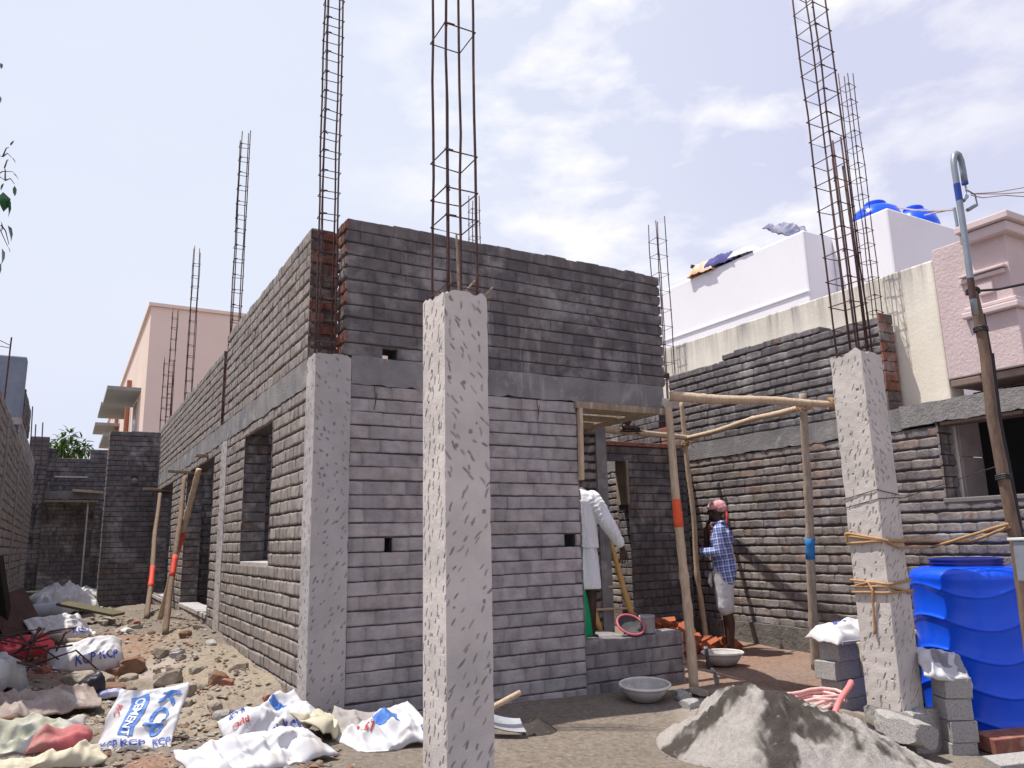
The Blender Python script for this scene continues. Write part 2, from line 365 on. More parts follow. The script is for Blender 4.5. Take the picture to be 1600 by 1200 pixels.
# ------------------------------------------------------------------ rebar cages
def cage(parent, cx, cy, hx, hy, z0, z1, sp=.19, lean=(0, 0), r=.007, rs=.0042, zs=None, tops=None, ties=True):
    def P(ix, iy, z): return Vector((cx+ix*hx+lean[0]*(z-z0), cy+iy*hy+lean[1]*(z-z0), z))
    cor = [(-1, -1), (1, -1), (1, 1), (-1, 1)]
    zl = zs or [z0+sp*.6+i*sp+rnd.uniform(-.015, .015) for i in range(int((z1-z0-sp)/sp)+1)]
    tm = MB(); tw_ = []        # one binding wire climbs a bar and knots at every stirrup
    for z in zl:
        p = P(-1, -1, z); tw_ += [p+Vector((-.010, -.010, -.02)), p+Vector((-.013, -.012, -.01)), p+Vector((.012, -.012, .006)), p+Vector((.012, .012, -.004)), p+Vector((-.012, .012, .01)), p+Vector((-.013, -.012, .012))]
    tm.tube(tw_, .0026, 4)
    root = obj('rebar_cage', tm, RUST, parent)
    for i, c in enumerate(cor):
        m = MB(); zt = z1+(tops[i] if tops else rnd.uniform(-.06, .1)); n = 8
        pts = [P(*c, z0-.06+(zt-z0+.06)*k/n)+Vector((rnd.uniform(-.006, .006), rnd.uniform(-.006, .006), 0)) for k in range(n+1)]
        m.tube(pts, r, 6); obj('rebar', m, RUST, root, smooth=True)
    for z in zl:
        m = MB(); tl = [rnd.uniform(-.008, .008) for _ in cor]; e = .011
        pts = [P(c[0]*(1+e/hx), c[1]*(1+e/hy), z+tl[i]) for i, c in enumerate(cor)]
        full = pts + [pts[0]+Vector((0, 0, .006)), pts[0].lerp(pts[1 if rnd.random() < .5 else 2], .22 if rnd.random() < .5 else .3)+Vector((0, 0, .008))]
        m.tube(full, rs, 5); obj('stirrup', m, RUST, root)
    return root

# ------------------------------------------------------------------ hacked concrete column
def column_mesh(x0, x1, y0, y1, z0, z1, seed, step=.006, faces=('S', 'W', 'N', 'E'), density=55, rough_top=.05, lo=.03, hi=.072):
    rg = random.Random(seed); mb = MB()
    zt = z1
    for fc in faces:
        if fc == 'S': O, U, N, L = Vector((x0, y0, 0)), Vector((1, 0, 0)), Vector((0, -1, 0)), x1-x0
        elif fc == 'W': O, U, N, L = Vector((x0, y1, 0)), Vector((0, -1, 0)), Vector((-1, 0, 0)), y1-y0
        elif fc == 'E': O, U, N, L = Vector((x1, y0, 0)), Vector((0, 1, 0)), Vector((1, 0, 0)), y1-y0
        else: O, U, N, L = Vector((x1, y1, 0)), Vector((-1, 0, 0)), Vector((0, 1, 0)), x1-x0
        st = step if fc in 'SW' else .03
        nu = max(2, int(L/st)); nv = int((z1-z0)/st)
        u = np.linspace(0, L, nu+1); z = np.linspace(z0, z1, nv+1)
        MK = np.zeros((nu+1, nv+1)); 
        if fc in 'SW':
            cols = max(2, int(L/.062)); rowh = .052
            for k in range(int((z1-z0)/rowh)):
                zz0 = z0+k*rowh
                for c in range(cols):
                    if rg.random() < .30: continue
                    uc = (c+.5+rg.uniform(-.38, .38))*L/cols; zc = zz0+rg.uniform(0, rowh)
                    ln = rg.uniform(lo, hi)*.5; wd = rg.uniform(.003, .0065)
                    fr = (zc-z0)/(z1-z0)
                    an = R(58+rg.uniform(-18, 18)) if fr < .62 else R(rg.choice([122, 130, 100, 140])+rg.uniform(-14, 14))
                    if fc == 'W': an = R(75+rg.uniform(-14, 14))
                    i0, i1 = np.searchsorted(u, [uc-ln-wd*2, uc+ln+wd*2]); j0, j1 = np.searchsorted(z, [zc-ln-wd*2, zc+ln+wd*2])
                    if i1 <= i0 or j1 <= j0: continue
                    du = u[i0:i1, None]-uc; dv = z[None, j0:j1]-zc
                    a = du*math.cos(an)+dv*math.sin(an); b = -du*math.sin(an)+dv*math.cos(an)
                    b = b+.25*a*a/ln*rg.uniform(-1, 1)
                    q = np.clip(1.15-np.maximum(np.abs(a)/ln, 0)**4-(np.abs(b)/wd)**2*.6, 0, 1)
                    MK[i0:i1, j0:j1] = np.maximum(MK[i0:i1, j0:j1], q*rg.uniform(.55, 1))
            for k in range(int(L*(z1-z0)*14)):
                uc, zc, rr = rg.uniform(.02, L-.02), rg.uniform(z0, z1), rg.uniform(.004, .012)
                i0, i1 = np.searchsorted(u, [uc-rr, uc+rr]); j0, j1 = np.searchsorted(z, [zc-rr, zc+rr])
                if i1 > i0 and j1 > j0: MK[i0:i1, j0:j1] = np.maximum(MK[i0:i1, j0:j1], .8)
        o = len(mb.v)
        for i in range(nu+1):
            eg = min(u[i], L-u[i])
            for j in range(nv+1):
                p = O+U*u[i]+Vector((0, 0, z[j]))
                nn = noise.noise(p*4)*.006+noise.noise(p*17)*.002
                nn *= min(1, eg/.02)
                if eg < 1e-6:        # chipped arris, the same on both faces
                    d = .0005+max(0, noise.noise(Vector((z[j]*9, p.x*31, p.y*37)))*.9+noise.noise(Vector((z[j]*40, p.x*31, p.y*37)))*.3)*.007
                    p = p + (U if u[i] < L/2 else -U)*d; nn = -d
                zz = 0
                if z1-z[j] < .12:
                    k = 1-(z1-z[j])/.12
                    zz = k*rough_top*(noise.noise(Vector((p.x*7, p.y*7, seed)))+.3*noise.noise(p*25))
                    if eg < .04: zz -= k*.02*(1-eg/.04)
                p = p + N*(nn-MK[i, j]*.006)
                mb.v.append((p.x, p.y, p.z+zz)); mb.t.append((MK[i, j],)*3)
        for i in range(nu):
            for j in range(nv):
                mb.f.append((o+i*(nv+1)+j, o+(i+1)*(nv+1)+j, o+(i+1)*(nv+1)+j+1, o+i*(nv+1)+j+1)); mb.m.append(0)
    def top(a, b):
        p = Vector((x0+.004+(x1-x0-.008)*a, y0+.004+(y1-y0-.008)*b, 0)); eg = min(a, b, 1-a, 1-b)
        zz = rough_top*(noise.noise(Vector((p.x*7, p.y*7, seed)))+.3*noise.noise(Vector((p.x*25, p.y*25, z1*25))))
        return (p.x, p.y, z1+zz-.02*max(0, 1-eg/.12)+.012*min(1, eg/.2))
    mb.grid(top, 14, 14)
    for i in range(len(mb.t)-225, len(mb.t)): mb.t[i] = (.15, .15, .15)
    return mb
# ================================================================== SKY AND SUN
w = bpy.data.worlds.new('World'); scene.world = w; w.use_nodes = True
t = w.node_tree; bg = t.nodes['Background']
sky = nd(t, 'ShaderNodeTexSky', sky_type='NISHITA'); sky.sun_disc = False
SUN = Vector((-.31, .2, 1)).normalized()
sky.sun_elevation = math.asin(SUN.z); sky.sun_rotation = math.atan2(SUN.x, SUN.y)
sky.air_density = 1.2; sky.dust_density = 2.5; sky.ozone_density = 1.5
tc = nd(t, 'ShaderNodeTexCoord')
mp = nd(t, 'ShaderNodeMapping'); mp.inputs['Scale'].default_value = (1, 1, 2.2); mp.inputs['Rotation'].default_value = (0, R(28), R(20))
t.links.new(tc.outputs['Generated'], mp.inputs['Vector'])
base = mixc(t, .86, sky.outputs[0], (5.6, 5.7, 7.2))
# a thin veil thickens to the east and breaks into small bright clouds
n1 = ramp(t, nz(t, mp.outputs[0], 1.6, 5, .55, .1), [(.40, (0, 0, 0)), (.72, (1, 1, 1))])
dp = nd(t, 'ShaderNodeVectorMath', operation='DOT_PRODUCT'); t.links.new(tc.outputs['Generated'], dp.inputs[0])
cdir = ray(1050, 130).normalized(); dp.inputs[1].default_value = cdir
msk = ramp(t, dp.outputs['Value'], [(.90, (0, 0, 0)), (.985, (1, 1, 1))])
n2 = ramp(t, nz(t, mp.outputs[0], 6.0, 6, .55, .15), [(.46, (0, 0, 0)), (.64, (1, 1, 1))])
mm = nd(t, 'ShaderNodeMath', operation='MULTIPLY'); t.links.new(n2, mm.inputs[0]); t.links.new(msk, mm.inputs[1])
m2 = nd(t, 'ShaderNodeMath', operation='MULTIPLY'); t.links.new(n1, m2.inputs[0]); m2.inputs[1].default_value = .14
ad = nd(t, 'ShaderNodeMath', operation='MAXIMUM'); t.links.new(mm.outputs[0], ad.inputs[0]); t.links.new(m2.outputs[0], ad.inputs[1])
# pale left side of the sky, where the haze towards the sun is thickest
dl = nd(t, 'ShaderNodeVectorMath', operation='DOT_PRODUCT'); t.links.new(tc.outputs['Generated'], dl.inputs[0]); dl.inputs[1].default_value = ray(300, 250).normalized()
ml = ramp(t, dl.outputs['Value'], [(.75, (0, 0, 0)), (1., (1, 1, 1))])
base = mixc(t, ml, base, (5.75, 6.2, 7.3))
t.links.new(mixc(t, ad.outputs[0], base, (8.0, 7.9, 8.1)), bg.inputs['Color'])
bg.inputs['Strength'].default_value = .1
sd = bpy.data.lights.new('sun', 'SUN'); so = bpy.data.objects.new('sun', sd); C.objects.link(so)
sd.energy = 4.4; sd.angle = R(.53); sd.color = (1, .95, .87)
so.rotation_euler = SUN.to_track_quat('Z', 'Y').to_euler(); so.location = (0, 0, 30)
vs = scene.view_settings; vs.view_transform = 'Standard'; vs.look = 'None'; vs.exposure = .42; vs.gamma = 1

# ================================================================== GROUND
def axis(lo, hi, step, far):
    a = list(np.arange(lo, hi, step)); s = step; x = hi; up_ = []
    while x < far: up_.append(x); s *= 1.35; x += s
    s = step; x = lo-step; dn = []
    while x > -far: dn.append(x); s *= 1.35; x -= s
    return dn[::-1]+a+up_+[far]
XS = [-1600]+axis(-1.2, 7.6, .04, 1600); YS = [-1600]+axis(2.2, 12.5, .04, 1600)
mb = MB(); nx, ny = len(XS), len(YS)
def sm(a, b, x): x = max(0, min(1, (x-a)/(b-a))); return x*x*(3-2*x)
for x in XS:
    for y in YS:
        mb.v.append((x, y, G(x, y)))
        if abs(x) < 60 and abs(y) < 60:
            wv = noise.noise(Vector((x*.9, y*.9, 5)))*.5+noise.noise(Vector((x*3, y*3, 9)))*.25
            red = sm(-.1, .5, wv+.75-math.hypot((x-.2)/1.3, (y-8.6)/2.2))
            red = max(red, sm(0, .5, wv+.62-math.hypot((x-.35)/.8, (y-4.7)/.6)))
            red = max(red, .62*sm(-.3, .3, wv*1.3+min(x-5.0, (y-4.7)*1.5, 1.)))
            tan = sm(-.2, .4, wv*1.3+.9-math.hypot((x-1.25)/1.1, (y-7.0)/2.6))*(1-red*.5)
            cem = max(sm(-.2, .4, wv+.9-math.hypot((x-5.3)/1.1, (y-4.7)/.55)), .8*sm(-.3, .3, wv+.5-math.hypot((x-.8)/.5, (y-8.)/.8)))
        else: red, tan, cem = .3, .3, 0
        mb.t.append((red, tan, cem))
for i in range(nx-1):
    for j in range(ny-1):
        mb.f.append((i*ny+j, (i+1)*ny+j, (i+1)*ny+j+1, i*ny+j+1)); mb.m.append(0)
gm = bpy.data.materials.new('site_earth'); gm.use_nodes = True; t = gm.node_tree; b = t.nodes['Principled BSDF']
tc = nd(t, 'ShaderNodeTexCoord'); vec = tc.outputs['Object']
at = nd(t, 'ShaderNodeAttribute', attribute_name='soil'); sp = nd(t, 'ShaderNodeSeparateColor'); t.links.new(at.outputs['Color'], sp.inputs[0])
fine = nz(t, vec, 26, 8, .7); mid = nz(t, vec, 4, 6, .6)
basec = ramp(t, fine, [(.32, (.125, .102, .084)), (.5, (.20, .168, .138)), (.7, (.275, .236, .198))])
redc = ramp(t, fine, [(.32, (.20, .10, .065)), (.5, (.29, .165, .115)), (.7, (.36, .24, .18))])
tanc = ramp(t, fine, [(.3, (.21, .17, .128)), (.5, (.30, .25, .195)), (.7, (.38, .325, .26))])
cemc = ramp(t, mid, [(.3, (.32, .275, .245)), (.7, (.43, .38, .34))])
c = mixc(t, sp.outputs[0], basec, redc); c = mixc(t, sp.outputs[1], c, tanc); c = mixc(t, sp.outputs[2], c, cemc)
c = mixc(t, ramp(t, nz(t, vec, 1.6, 7, .7), [(.5, (0, 0, 0)), (.72, (.55, .55, .55))]), c, (.25, .225, .205))
t.links.new(c, b.inputs['Base Color']); b.inputs['Roughness'].default_value = .97; b.inputs['Specular IOR Level'].default_value = .1
bp = nd(t, 'ShaderNodeBump'); bp.inputs['Strength'].default_value = .8; bp.inputs['Distance'].default_value = .02
t.links.new(nz(t, vec, 45, 8, .72), bp.inputs['Height']); t.links.new(bp.outputs[0], b.inputs['Normal'])
tag(obj('ground', mb, gm, None, smooth=True, base=Vector((0, 0, 0)), attr='soil'), kind='structure')

# ================================================================== THE HOUSE UNDER CONSTRUCTION
XS_, YF = 1.568, 5.673
house = thing('unfinished_house', 'unfinished grey brick house with open window holes and rebar rising from its corners', 'house', (XS_, YF, 0))
ZB, ZT, ZW = 2.37, 2.594, 3.74
MTS = [BR, MORT]; MTS2 = [BRS, MORT]
W1, D1, D2 = (7.02, 8.28, 1.0, 2.29), (10.15, 12.6, .36, 2.28), (14.35, 16.85, .30, 2.25)
# front wall
hs = [(2.13-1.846, 2.20-1.846, 1.07, 1.19), (3.775-1.846, 3.905-1.846, 1.075, 1.19)]
mb = wall(house, (1.846, YF), PX, NY, 3.95-1.846, -.3, ZB, hs=hs, style='front', ch=.108)
obj('wall', mb, MTS, house)
mb = wall(house, (3.95, YF), PX, NY, 5.04-3.95, -.3, .29, style='sill', ztop=.22, ch=.108); 
brick_face(mb, (5.04, YF), PY, PX, .23, -.3, .29)
obj('sill_wall', mb, MTS, house)
# opening reveal at the right end of the front wall (seen from the side)
mb = MB(); brick_face(mb, (3.95, YF), PY, PX, .23, .3, ZB, style='dark', gap=.001, vg=.001); mb.box((3.951, YF+.012, .3), (3.963, YF+.225, ZB), 1, (.5, .5, .5)); obj('reveal', mb, MTS, house)
# upper front wall
hs = [(2.10-1.80, 2.23-1.80, ZT, ZT+.085)]
mb = wall(house, (1.80, YF), PX, NY, 5.02-1.80, ZT, ZW, hs=hs, style='upper', ztop=.2, ch=.108, half=.7)
for (O, U, N) in (((5.02, YF), PY, PX), ((1.80, YF+.23), NY, NX)):
    brick_face(mb, O, U, N, .23, ZT, ZW, style='red' if N == NX else 'upper', jit=.012, ch=.108, bl=.13, gap=.02)
obj('upper_wall', mb, MTS, house)
# ring beam
def beam_mesh(x0, x1, y0, y1, z0, z1, seed, n=.25):
    mb = MB(); L = max(x1-x0, y1-y0); k = max(3, int(L/.05))
    alongx = x1-x0 > y1-y0
    def f(a, q):
        dz0 = .018*noise.noise(Vector((a*L*2.3, seed, 0)))+.026*noise.noise(Vector((a*L*11, seed, 4))); dz1 = .012*noise.noise(Vector((a*L*4, seed, 9)))
        w = .004*noise.noise(Vector((a*L*2, seed, 3)))
        if alongx: P = [(0, y0+w, z0+dz0), (0, y0+w, z1+dz1), (0, y1, z1+dz1), (0, y1, z0)][q]; return (x0+(x1-x0)*a, P[1], P[2])
        P = [(x0+w, 0, z0+dz0), (x0+w, 0, z1+dz1), (x1, 0, z1+dz1), (x1, 0, z0)][q]; return (P[0], y0+(y1-y0)*a, P[2])
    vs = [f(i/k, q) for i in range(k+1) for q in range(4)]
    fs = [(i*4+q, i*4+(q+1) % 4, i*4+4+(q+1) % 4, i*4+4+q) for i in range(k) for q in range(4)]+[(0, 3, 2, 1), (k*4, k*4+1, k*4+2, k*4+3)]
    if not alongx: fs = [f_[::-1] for f_ in fs]
    mb.add(vs, [f_[::-1] for f_ in fs], 0, (0, 0, 0)); return mb
obj('ring_beam', beam_mesh(1.846, 5.0, YF-.006, YF+.23, ZB, ZT, 3), CONCD, house, attr='mark')
obj('ring_beam', beam_mesh(XS_-.006, XS_+.23, 5.915, 17.5, ZB, ZT, 8), CONCD, house, attr='mark')
obj('ring_beam', beam_mesh(4.80, 5.03, YF+.235, 6.9, ZB, ZT, 5), CONCD, house, attr='mark')
# corner column
obj('column', column_mesh(XS_-.008, 1.842, YF-.012, 5.91, -.25, 2.59, 11, step=.008, rough_top=.02, lo=.02, hi=.045), CONCG, house, attr='mark')
# side wall
O = (XS_, 17.5); 
def su(y): return 17.5-y
LS = 17.5-5.912
hs = [(su(h[1]), su(h[0]), h[2], h[3]) for h in (W1, D1, D2)]+[(su(9.67), su(9.29), -1, 9)]
mb = wall(house, O, NY, NX, LS, -.3, ZB, hs=hs, style='side', gap=.012, dep=.02, vg=.001, jit=.006, ch=.108, ch_f=.0075, cs=.12)
for (a, b, c, d) in (W1, D1, D2):    # far jambs, which face the street
    brick_face(mb, (XS_, b), PX, NY, .23, c, d, style='dark', ch=.1)
    brick_face(mb, (XS_+.23, a), NX, PY, .23, c, d, style='dark', ch=.1)
obj('wall', mb, MTS2, house)
obj('column', column_mesh(XS_-.004, XS_+.23, 9.30, 9.66, -.2, ZB, 13, step=.02), CONCG, house, attr='mark')
mb = wall(house, (XS_, 9.62), NY, NX, 9.62-5.93, ZT, 3.70, style='side', ztop=.2, gap=.012, dep=.02, vg=.001, jit=.006, ch=.108, ch_f=.008, cs=.12)
brick_face(mb, (XS_, 5.93), PX, NY, .23, ZT, 3.70, style='red', jit=.012, bl=.13, gap=.02, ch=.1)
brick_face(mb, (XS_+.23, 9.62), NX, PY, .23, ZT, 3.70, style='red', jit=.012, bl=.13)
obj('upper_wall', mb, MTS2, house)
mb = wall(house, (XS_, 17.5), NY, NX, 17.5-9.86, ZT, 3.56, style='side', ztop=.2, gap=.012, dep=.02, vg=.001, jit=.006, ch=.108, ch_f=.008, cs=.12)
brick_face(mb, (XS_, 9.86), PX, NY, .23, ZT, 3.56, style='red', jit=.012, bl=.13, gap=.02)
obj('upper_wall', mb, MTS2, house)
# sills
for (a, b, c, d) in (W1, D1, D2):
    mb = MB(); n = max(2, int((b-a)/.4))
    for i in range(n):
        ya, yb = a+(b-a)*i/n+.006, a+(b-a)*(i+1)/n-.006
        mb.box((XS_+.004-(.02 if c < .8 else 0), ya, c-.05), (XS_+.235, yb, c+rnd.uniform(.002, .012)))
    for i in range(len(mb.t)): mb.t[i] = (0, 0, 0)
    obj('window_sill' if c > .8 else 'door_sill', mb, CONCG, house, attr='mark', bevel=.006)
# stub wall projecting from the far end of the side wall
mb = wall(house, (.66, 17.0), PX, NY, XS_-.66, -.3, 3.46, style='dark', ztop=.2, hs=[(.42, .55, 2.42, 2.55)])
brick_face(mb, (.66, 17.23), NY, NX, .23, -.3, 3.46, style='side')
obj('stub_wall', mb, MTS, house)
mb = MB(); p0 = Vector((1.145, 16.96, 2.48))
mb.lathe([(0, -.05), (.05, -.03), (.06, .01), (.03, .05), (0, .055)], p0, 7)
obj('mortar_plug', mb, ROCK, house)
# floor and inner walls; cross walls between the rooms added to darken the interior
mb = MB(); mb.box((1.84, 5.95, -.1), (4.98, 17.2, .2)); obj('floor', mb, CONCD, house)
for (O, L, y) in (((1.8, 9.4), 3.1, 9.4), ((1.8, 13.2), 3.1, 13.2), ((1.8, 17.2), 3.1, 17.2)):
    obj('wall', wall(house, O, PX, NY, L, .2, ZW-.3, style='dark'), MTS, house)
mb = wall(house, (4.98, 17.2), NY, NX, 17.2-6.96, -.2, ZW-.3, style='dark'); obj('wall', mb, MTS, house)
mb = MB(); brick_face(mb, (4.66, 6.93), PX, NY, .40, .2, ZB, style='warm', jit=.016, gap=.03, dep=.035, bl=.2)
mb.box((4.66, 6.95, .2), (5.06, 7.12, ZB), 1); obj('wall', mb, MTS, house)
mb = MB(); mb.box((5.06, 6.90, -.15), (5.2, 7.1, 2.37)); obj('column', mb, CONCD, house, attr='mark')
# back wall with a door hole
hs = [(5.79-5.2, 6.20-5.2, -.2, 2.15)]
mb = wall(house, (5.2, 7.8), PX, NY, 7.18-5.2, -.3, 2.30, style='dark', hs=hs)
obj('wall', mb, MTS, house)
mb = MB(); brick_face(mb, (6.20, 7.8), PY, NX, .23, -.2, 2.15, style='dark'); obj('reveal', mb, MTS, house)
mb = MB(); mb.box((6.155, 7.77, 1.56), (6.193, 8.0, 2.12)); obj('formwork_board', mb, PLANK, house, bevel=.004)
mb = MB(); mb.box((5.2, 7.785, 2.305), (7.16, 8.05, 2.36)); obj('brick_course', mb, OLDB, house, bevel=.006)
# formwork left under the beams
def slab(mb, p, q, w, h, up=Vector((0, 0, 1)), tw=0):
    p, q = Vector(p), Vector(q); d = (q-p).normalized(); s = d.cross(up).normalized(); u2 = s.cross(d)
    vs = []
    for a in (p, q):
        for (i, j) in ((-1, -1), (1, -1), (1, 1), (-1, 1)):
            vs.append(a+s*(i*w/2+rnd.uniform(-.003, .003))+u2*(j*h/2+rnd.uniform(-.003, .003)))
    mb.add(vs, [(0, 3, 2, 1), (4, 5, 6, 7), (0, 1, 5, 4), (1, 2, 6, 5), (2, 3, 7, 6), (3, 0, 4, 7)])
def part_slab(parent, p, q, w, h, m=PLANK, name='formwork_board'):
    mb = MB(); slab(mb, p, q, w, h); return obj(name, mb, m, parent, bevel=.004)
part_slab(house, (3.93, YF-.02, 2.34), (4.98, YF-.02, 2.34), .04, .06)
part_slab(house, (3.95, YF+.11, 2.325), (4.79, YF+.11, 2.325), .2, .03)
part_slab(house, (4.90, YF+.12, 2.352), (4.90, 6.9, 2.352), .26, .03)
part_slab(house, (4.73, YF+.24, 2.36), (4.73, 6.88, 2.36), .03, .10)
part_slab(house, (3.975, YF-.035, 2.31), (3.955, YF-.035, 1.66), .045, .04, WOOD)
for (y, x) in ((6.5, 4.5), (6.1, 4.5)):
    part_slab(house, (3.97, y, 2.31), (4.72, y, 2.31), .08, .05)
# boards hanging in the window and door reveals of the side wall
part_slab(house, (XS_+.11, 8.236, 2.27), (XS_+.11, 8.236, 1.86), .15, .03)
part_slab(house, (XS_+.01, 7.03, 2.3), (XS_+.01, 7.03, 1.72), .03, .02, WOOD)
part_slab(house, (XS_+.12, 12.555, 2.26), (XS_+.12, 12.555, 1.6), .16, .03)
part_slab(house, (XS_+.12, 16.805, 2.22), (XS_+.12, 16.805, 1.3), .16, .03)
part_slab(house, (XS_-.16, 10.7, 2.33), (XS_+.3, 10.72, 2.31), .12, .035)
part_slab(house, (XS_-.30, 12.4, 2.27), (XS_+.3, 12.35, 2.24), .12, .035)
part_slab(house, (XS_-.3, 16.3, 2.27), (XS_+.2, 16.3, 2.25), .14, .04)
part_slab(house, (XS_+.1, 10.2, 2.3), (XS_+.1, 12.5, 2.3), .16, .03)
# a broken lump of concrete at the free end of the beam
def rock_mesh(p, s, seed, sub=2, flat=.75):
    bm = bmesh.new(); bmesh.ops.create_icosphere(bm, subdivisions=sub, radius=1)
    rg = random.Random(seed); sx, sy, sz = s
    rot = Euler((rg.uniform(-.3, .3), rg.uniform(-.3, .3), rg.uniform(0, 6))).to_matrix()
    mb = MB(); vs = []
    for v in bm.verts:
        q = v.co.copy(); o = Vector((seed*1.7, seed*.3, seed*2.1))
        k = 1+.35*noise.noise(q*1.1+o)+.16*noise.noise(q*2.7+o)
        q = Vector([max(-flat, min(flat, c*k))/flat for c in q])
        q = rot @ Vector((q.x*sx, q.y*sy, q.z*sz)); vs.append(Vector(p)+q)
    mb.add(vs, [[v.index for v in f.verts] for f in bm.faces]); bm.free(); return mb
obj('concrete_lump', rock_mesh((5.06, YF-.03, 2.43), (.085, .06, .04), 4, 3), CONC, house)
# rebar cages
cage(house, 1.665, 5.78, .065, .05, ZT, 6.25, sp=.178, r=.0075)
cage(house, 1.665, 9.74, .05, .05, ZT, 6.45, sp=.20)
cage(house, 1.665, 13.9, .05, .05, 3.4, 6.3, sp=.21)
cage(house, 1.665, 16.8, .05, .05, 3.4, 5.95, sp=.23)
cage(house, 1.665, 17.38, .09, .05, 3.4, 5.1, sp=.24)
cage(house, 4.90, 9.45, .06, .06, 3.0, 6.1, sp=.2)
# scaffold ends and hairline marks: two short tie wires hanging on the front face
for x in (3.53, 2.03):
    mb = MB(); z = 2.36
    mb.tube([(x, YF-.012, z), (x+.01, YF-.016, z-.1), (x, YF-.014, z-.19), (x+.025, YF-.016, z-.05)], .003, 5); obj('tie_wire', mb, RUST, house)

# ================================================================== FREE-STANDING COLUMNS
c1 = thing('concrete_column', 'hacked grey concrete column standing free in the foreground, tall rebar cage on its top', 'column', (1.93, 4.0, -.15), 'new concrete columns')
obj('shaft', column_mesh(1.795, 2.075, 3.85, 4.16, -.3, 2.575, 5, step=.0055), CONC, c1, attr='mark')
fz = [atY(740, yy, 3.95).z for yy in (62, 252, 308, 352, 432)]
cage(c1, 1.935, 4.0, .095, .105, 2.45, 5.1, zs=fz[1:4]+[2.62, fz[0], 4.95], r=.0085, rs=.0048)
for (a, b) in (((1.86, 3.90, 2.5), (1.845, 3.91, 2.86)), ((1.90, 3.88, 2.5), (1.895, 3.89, 2.95)), ((1.9, 3.95, 2.53), (2.02, 3.9, 2.68)), ((1.99, 3.92, 2.5), (2.12, 3.86, 2.64))):
    mb = MB(); mb.tube([Vector(a), Vector(a).lerp(Vector(b), .5)+Vector((.004, 0, 0)), b], [.008, .007, .006], 6); obj('rebar_stub', mb, mat('mortar_caked_bar', (.42, .33, .24), (.25, .16, .11), sc=40, bump=.5), c1)
RX0, RX1, RY0, RY1 = 5.53, 5.795, 3.85, 4.15
c2 = thing('concrete_column', 'pale concrete column tied with coir rope, standing beside the large blue tank', 'column', (5.66, 4.0, -.25), 'new concrete columns')
obj('shaft', column_mesh(RX0, RX1, RY0, RY1, -.2, 2.6, 21, step=.008), CONC, c2, attr='mark')
mb = column_mesh(RX0-.02, RX1+.06, RY0-.09, RY1+.02, -.6, -.17, 31, step=.02, rough_top=.03); obj('footing', mb, BLOCK, c2, attr='mark')
cage(c2, 5.655, 4.0, .095, .10, 2.5, 6.2, sp=.215, lean=(-.018, .0), r=.0085, rs=.0048)
m4 = MB()
for (x, y, zt) in ((5.60, 3.93, 4.35), (5.66, 3.95, 4.55), (5.70, 3.91, 4.3), (5.75, 3.93, 4.6), (5.70, 4.06, 4.48)):
    m4 = MB(); m4.tube([(x, y, 2.5), (x-.012, y, 3.4), (x-.03, y+.005, zt)], .0085, 6); obj('lap_rebar', m4, RUST, c2, smooth=True)
for (a, b) in (((5.6, 3.88, 2.6), (5.86, 3.95, 2.68)), ((5.72, 3.90, 2.58), (5.9, 3.84, 2.66))):
    mb = MB(); mb.tube([a, b], .007, 6); obj('rebar_stub', mb, RUST, c2)

# ================================================================== RIGHT BOUNDARY WALL
XR = 7.2
bw = thing('boundary_wall', 'long rough brick boundary wall with a concrete band, behind the man in the plaid shirt', 'wall', (XR, 8, -.1))
def ru(y): return 12-y
hs = [(ru(4.31), ru(3.50), 1.44, 2.17)]
mb = wall(bw, (XR, 12), NY, NX, 12-2.6, -.4, 2.14, hs=hs, style='warm', gap=.018, dep=.02, vg=.004, jit=.006, ch=.102, ch_f=.0075, cs=.6)
brick_face(mb, (XR, 4.31), PX, NY, .23, 1.44, 2.17, style='warm')
obj('wall', mb, MTS, bw)
obj('ring_beam', beam_mesh(XR-.01, XR+.23, 4.66, 12, 2.14, 2.36, 2), CONCD, bw, attr='mark')
obj('lintel', beam_mesh(XR-.015, XR+.23, 2.6, 4.655, 2.17, 2.375, 6), mat('rough_grey_lintel', (.30, .285, .275), (.2, .19, .185), sc=14, bump=1., bsc=40, bdist=.02), bw, attr='mark')
mb = wall(bw, (XR, 8.05), NY, NX, 8.05-4.78, 2.36, 3.36, style='upper', gap=.018, dep=.022, jit=.006, ch=.1, ztop=.2, ch_f=.008, cs=.8)
brick_face(mb, (XR, 4.78), PX, NY, .23, 2.36, 3.40, style='red', jit=.012, bl=.13)
obj('upper_wall', mb, MTS, bw)
mb = wall(bw, (XR, 7.0), NY, NX, 7.0-5.5, 3.365, 3.44, style='upper', jit=.005, ch=.075, ztop=.2); obj('top_course', mb, MTS, bw)
mb = MB(); mb.box((XR-.09, 4.6, -.4), (XR-.02, 12, .14)); 
for i in range(len(mb.t)): mb.t[i] = (.1, .1, .1)
obj('plinth', beam_mesh(XR-.07, XR-.022, 3.2, 12, -.4, .13, 12), mat('crumbling_plaster', (.20, .18, .165), (.12, .11, .10), sc=7, bump=1., bsc=22, bdist=.03), bw)
for b_ in ((4.9, 3.1, .1), (8.12, 2.45, .12), (8.2, 2.55, .1)):
    pass
for (y, z) in ((8.16, 2.36), (8.16, 2.46), (8.2, 2.56)):
    mb = MB(); mb.box((XR-.01, y-.1, z), (XR+.2, y+.1, z+.09)); obj('loose_brick', mb, OLDB, bw, bevel=.008)
mb = wall(bw, (XR, 12), NY, NX, 12-8.3, 2.362, 2.95, style='upper', ch=.1, ztop=.2); obj('upper_wall', mb, MTS, bw)
part_slab(bw, (XR+.1, 4.285, 2.15), (XR+.1, 4.285, 1.62), .16, .04)
part_slab(bw, (XR-.025, 3.53, 2.15), (XR-.025, 3.53, 1.6), .05, .04, WOOD)
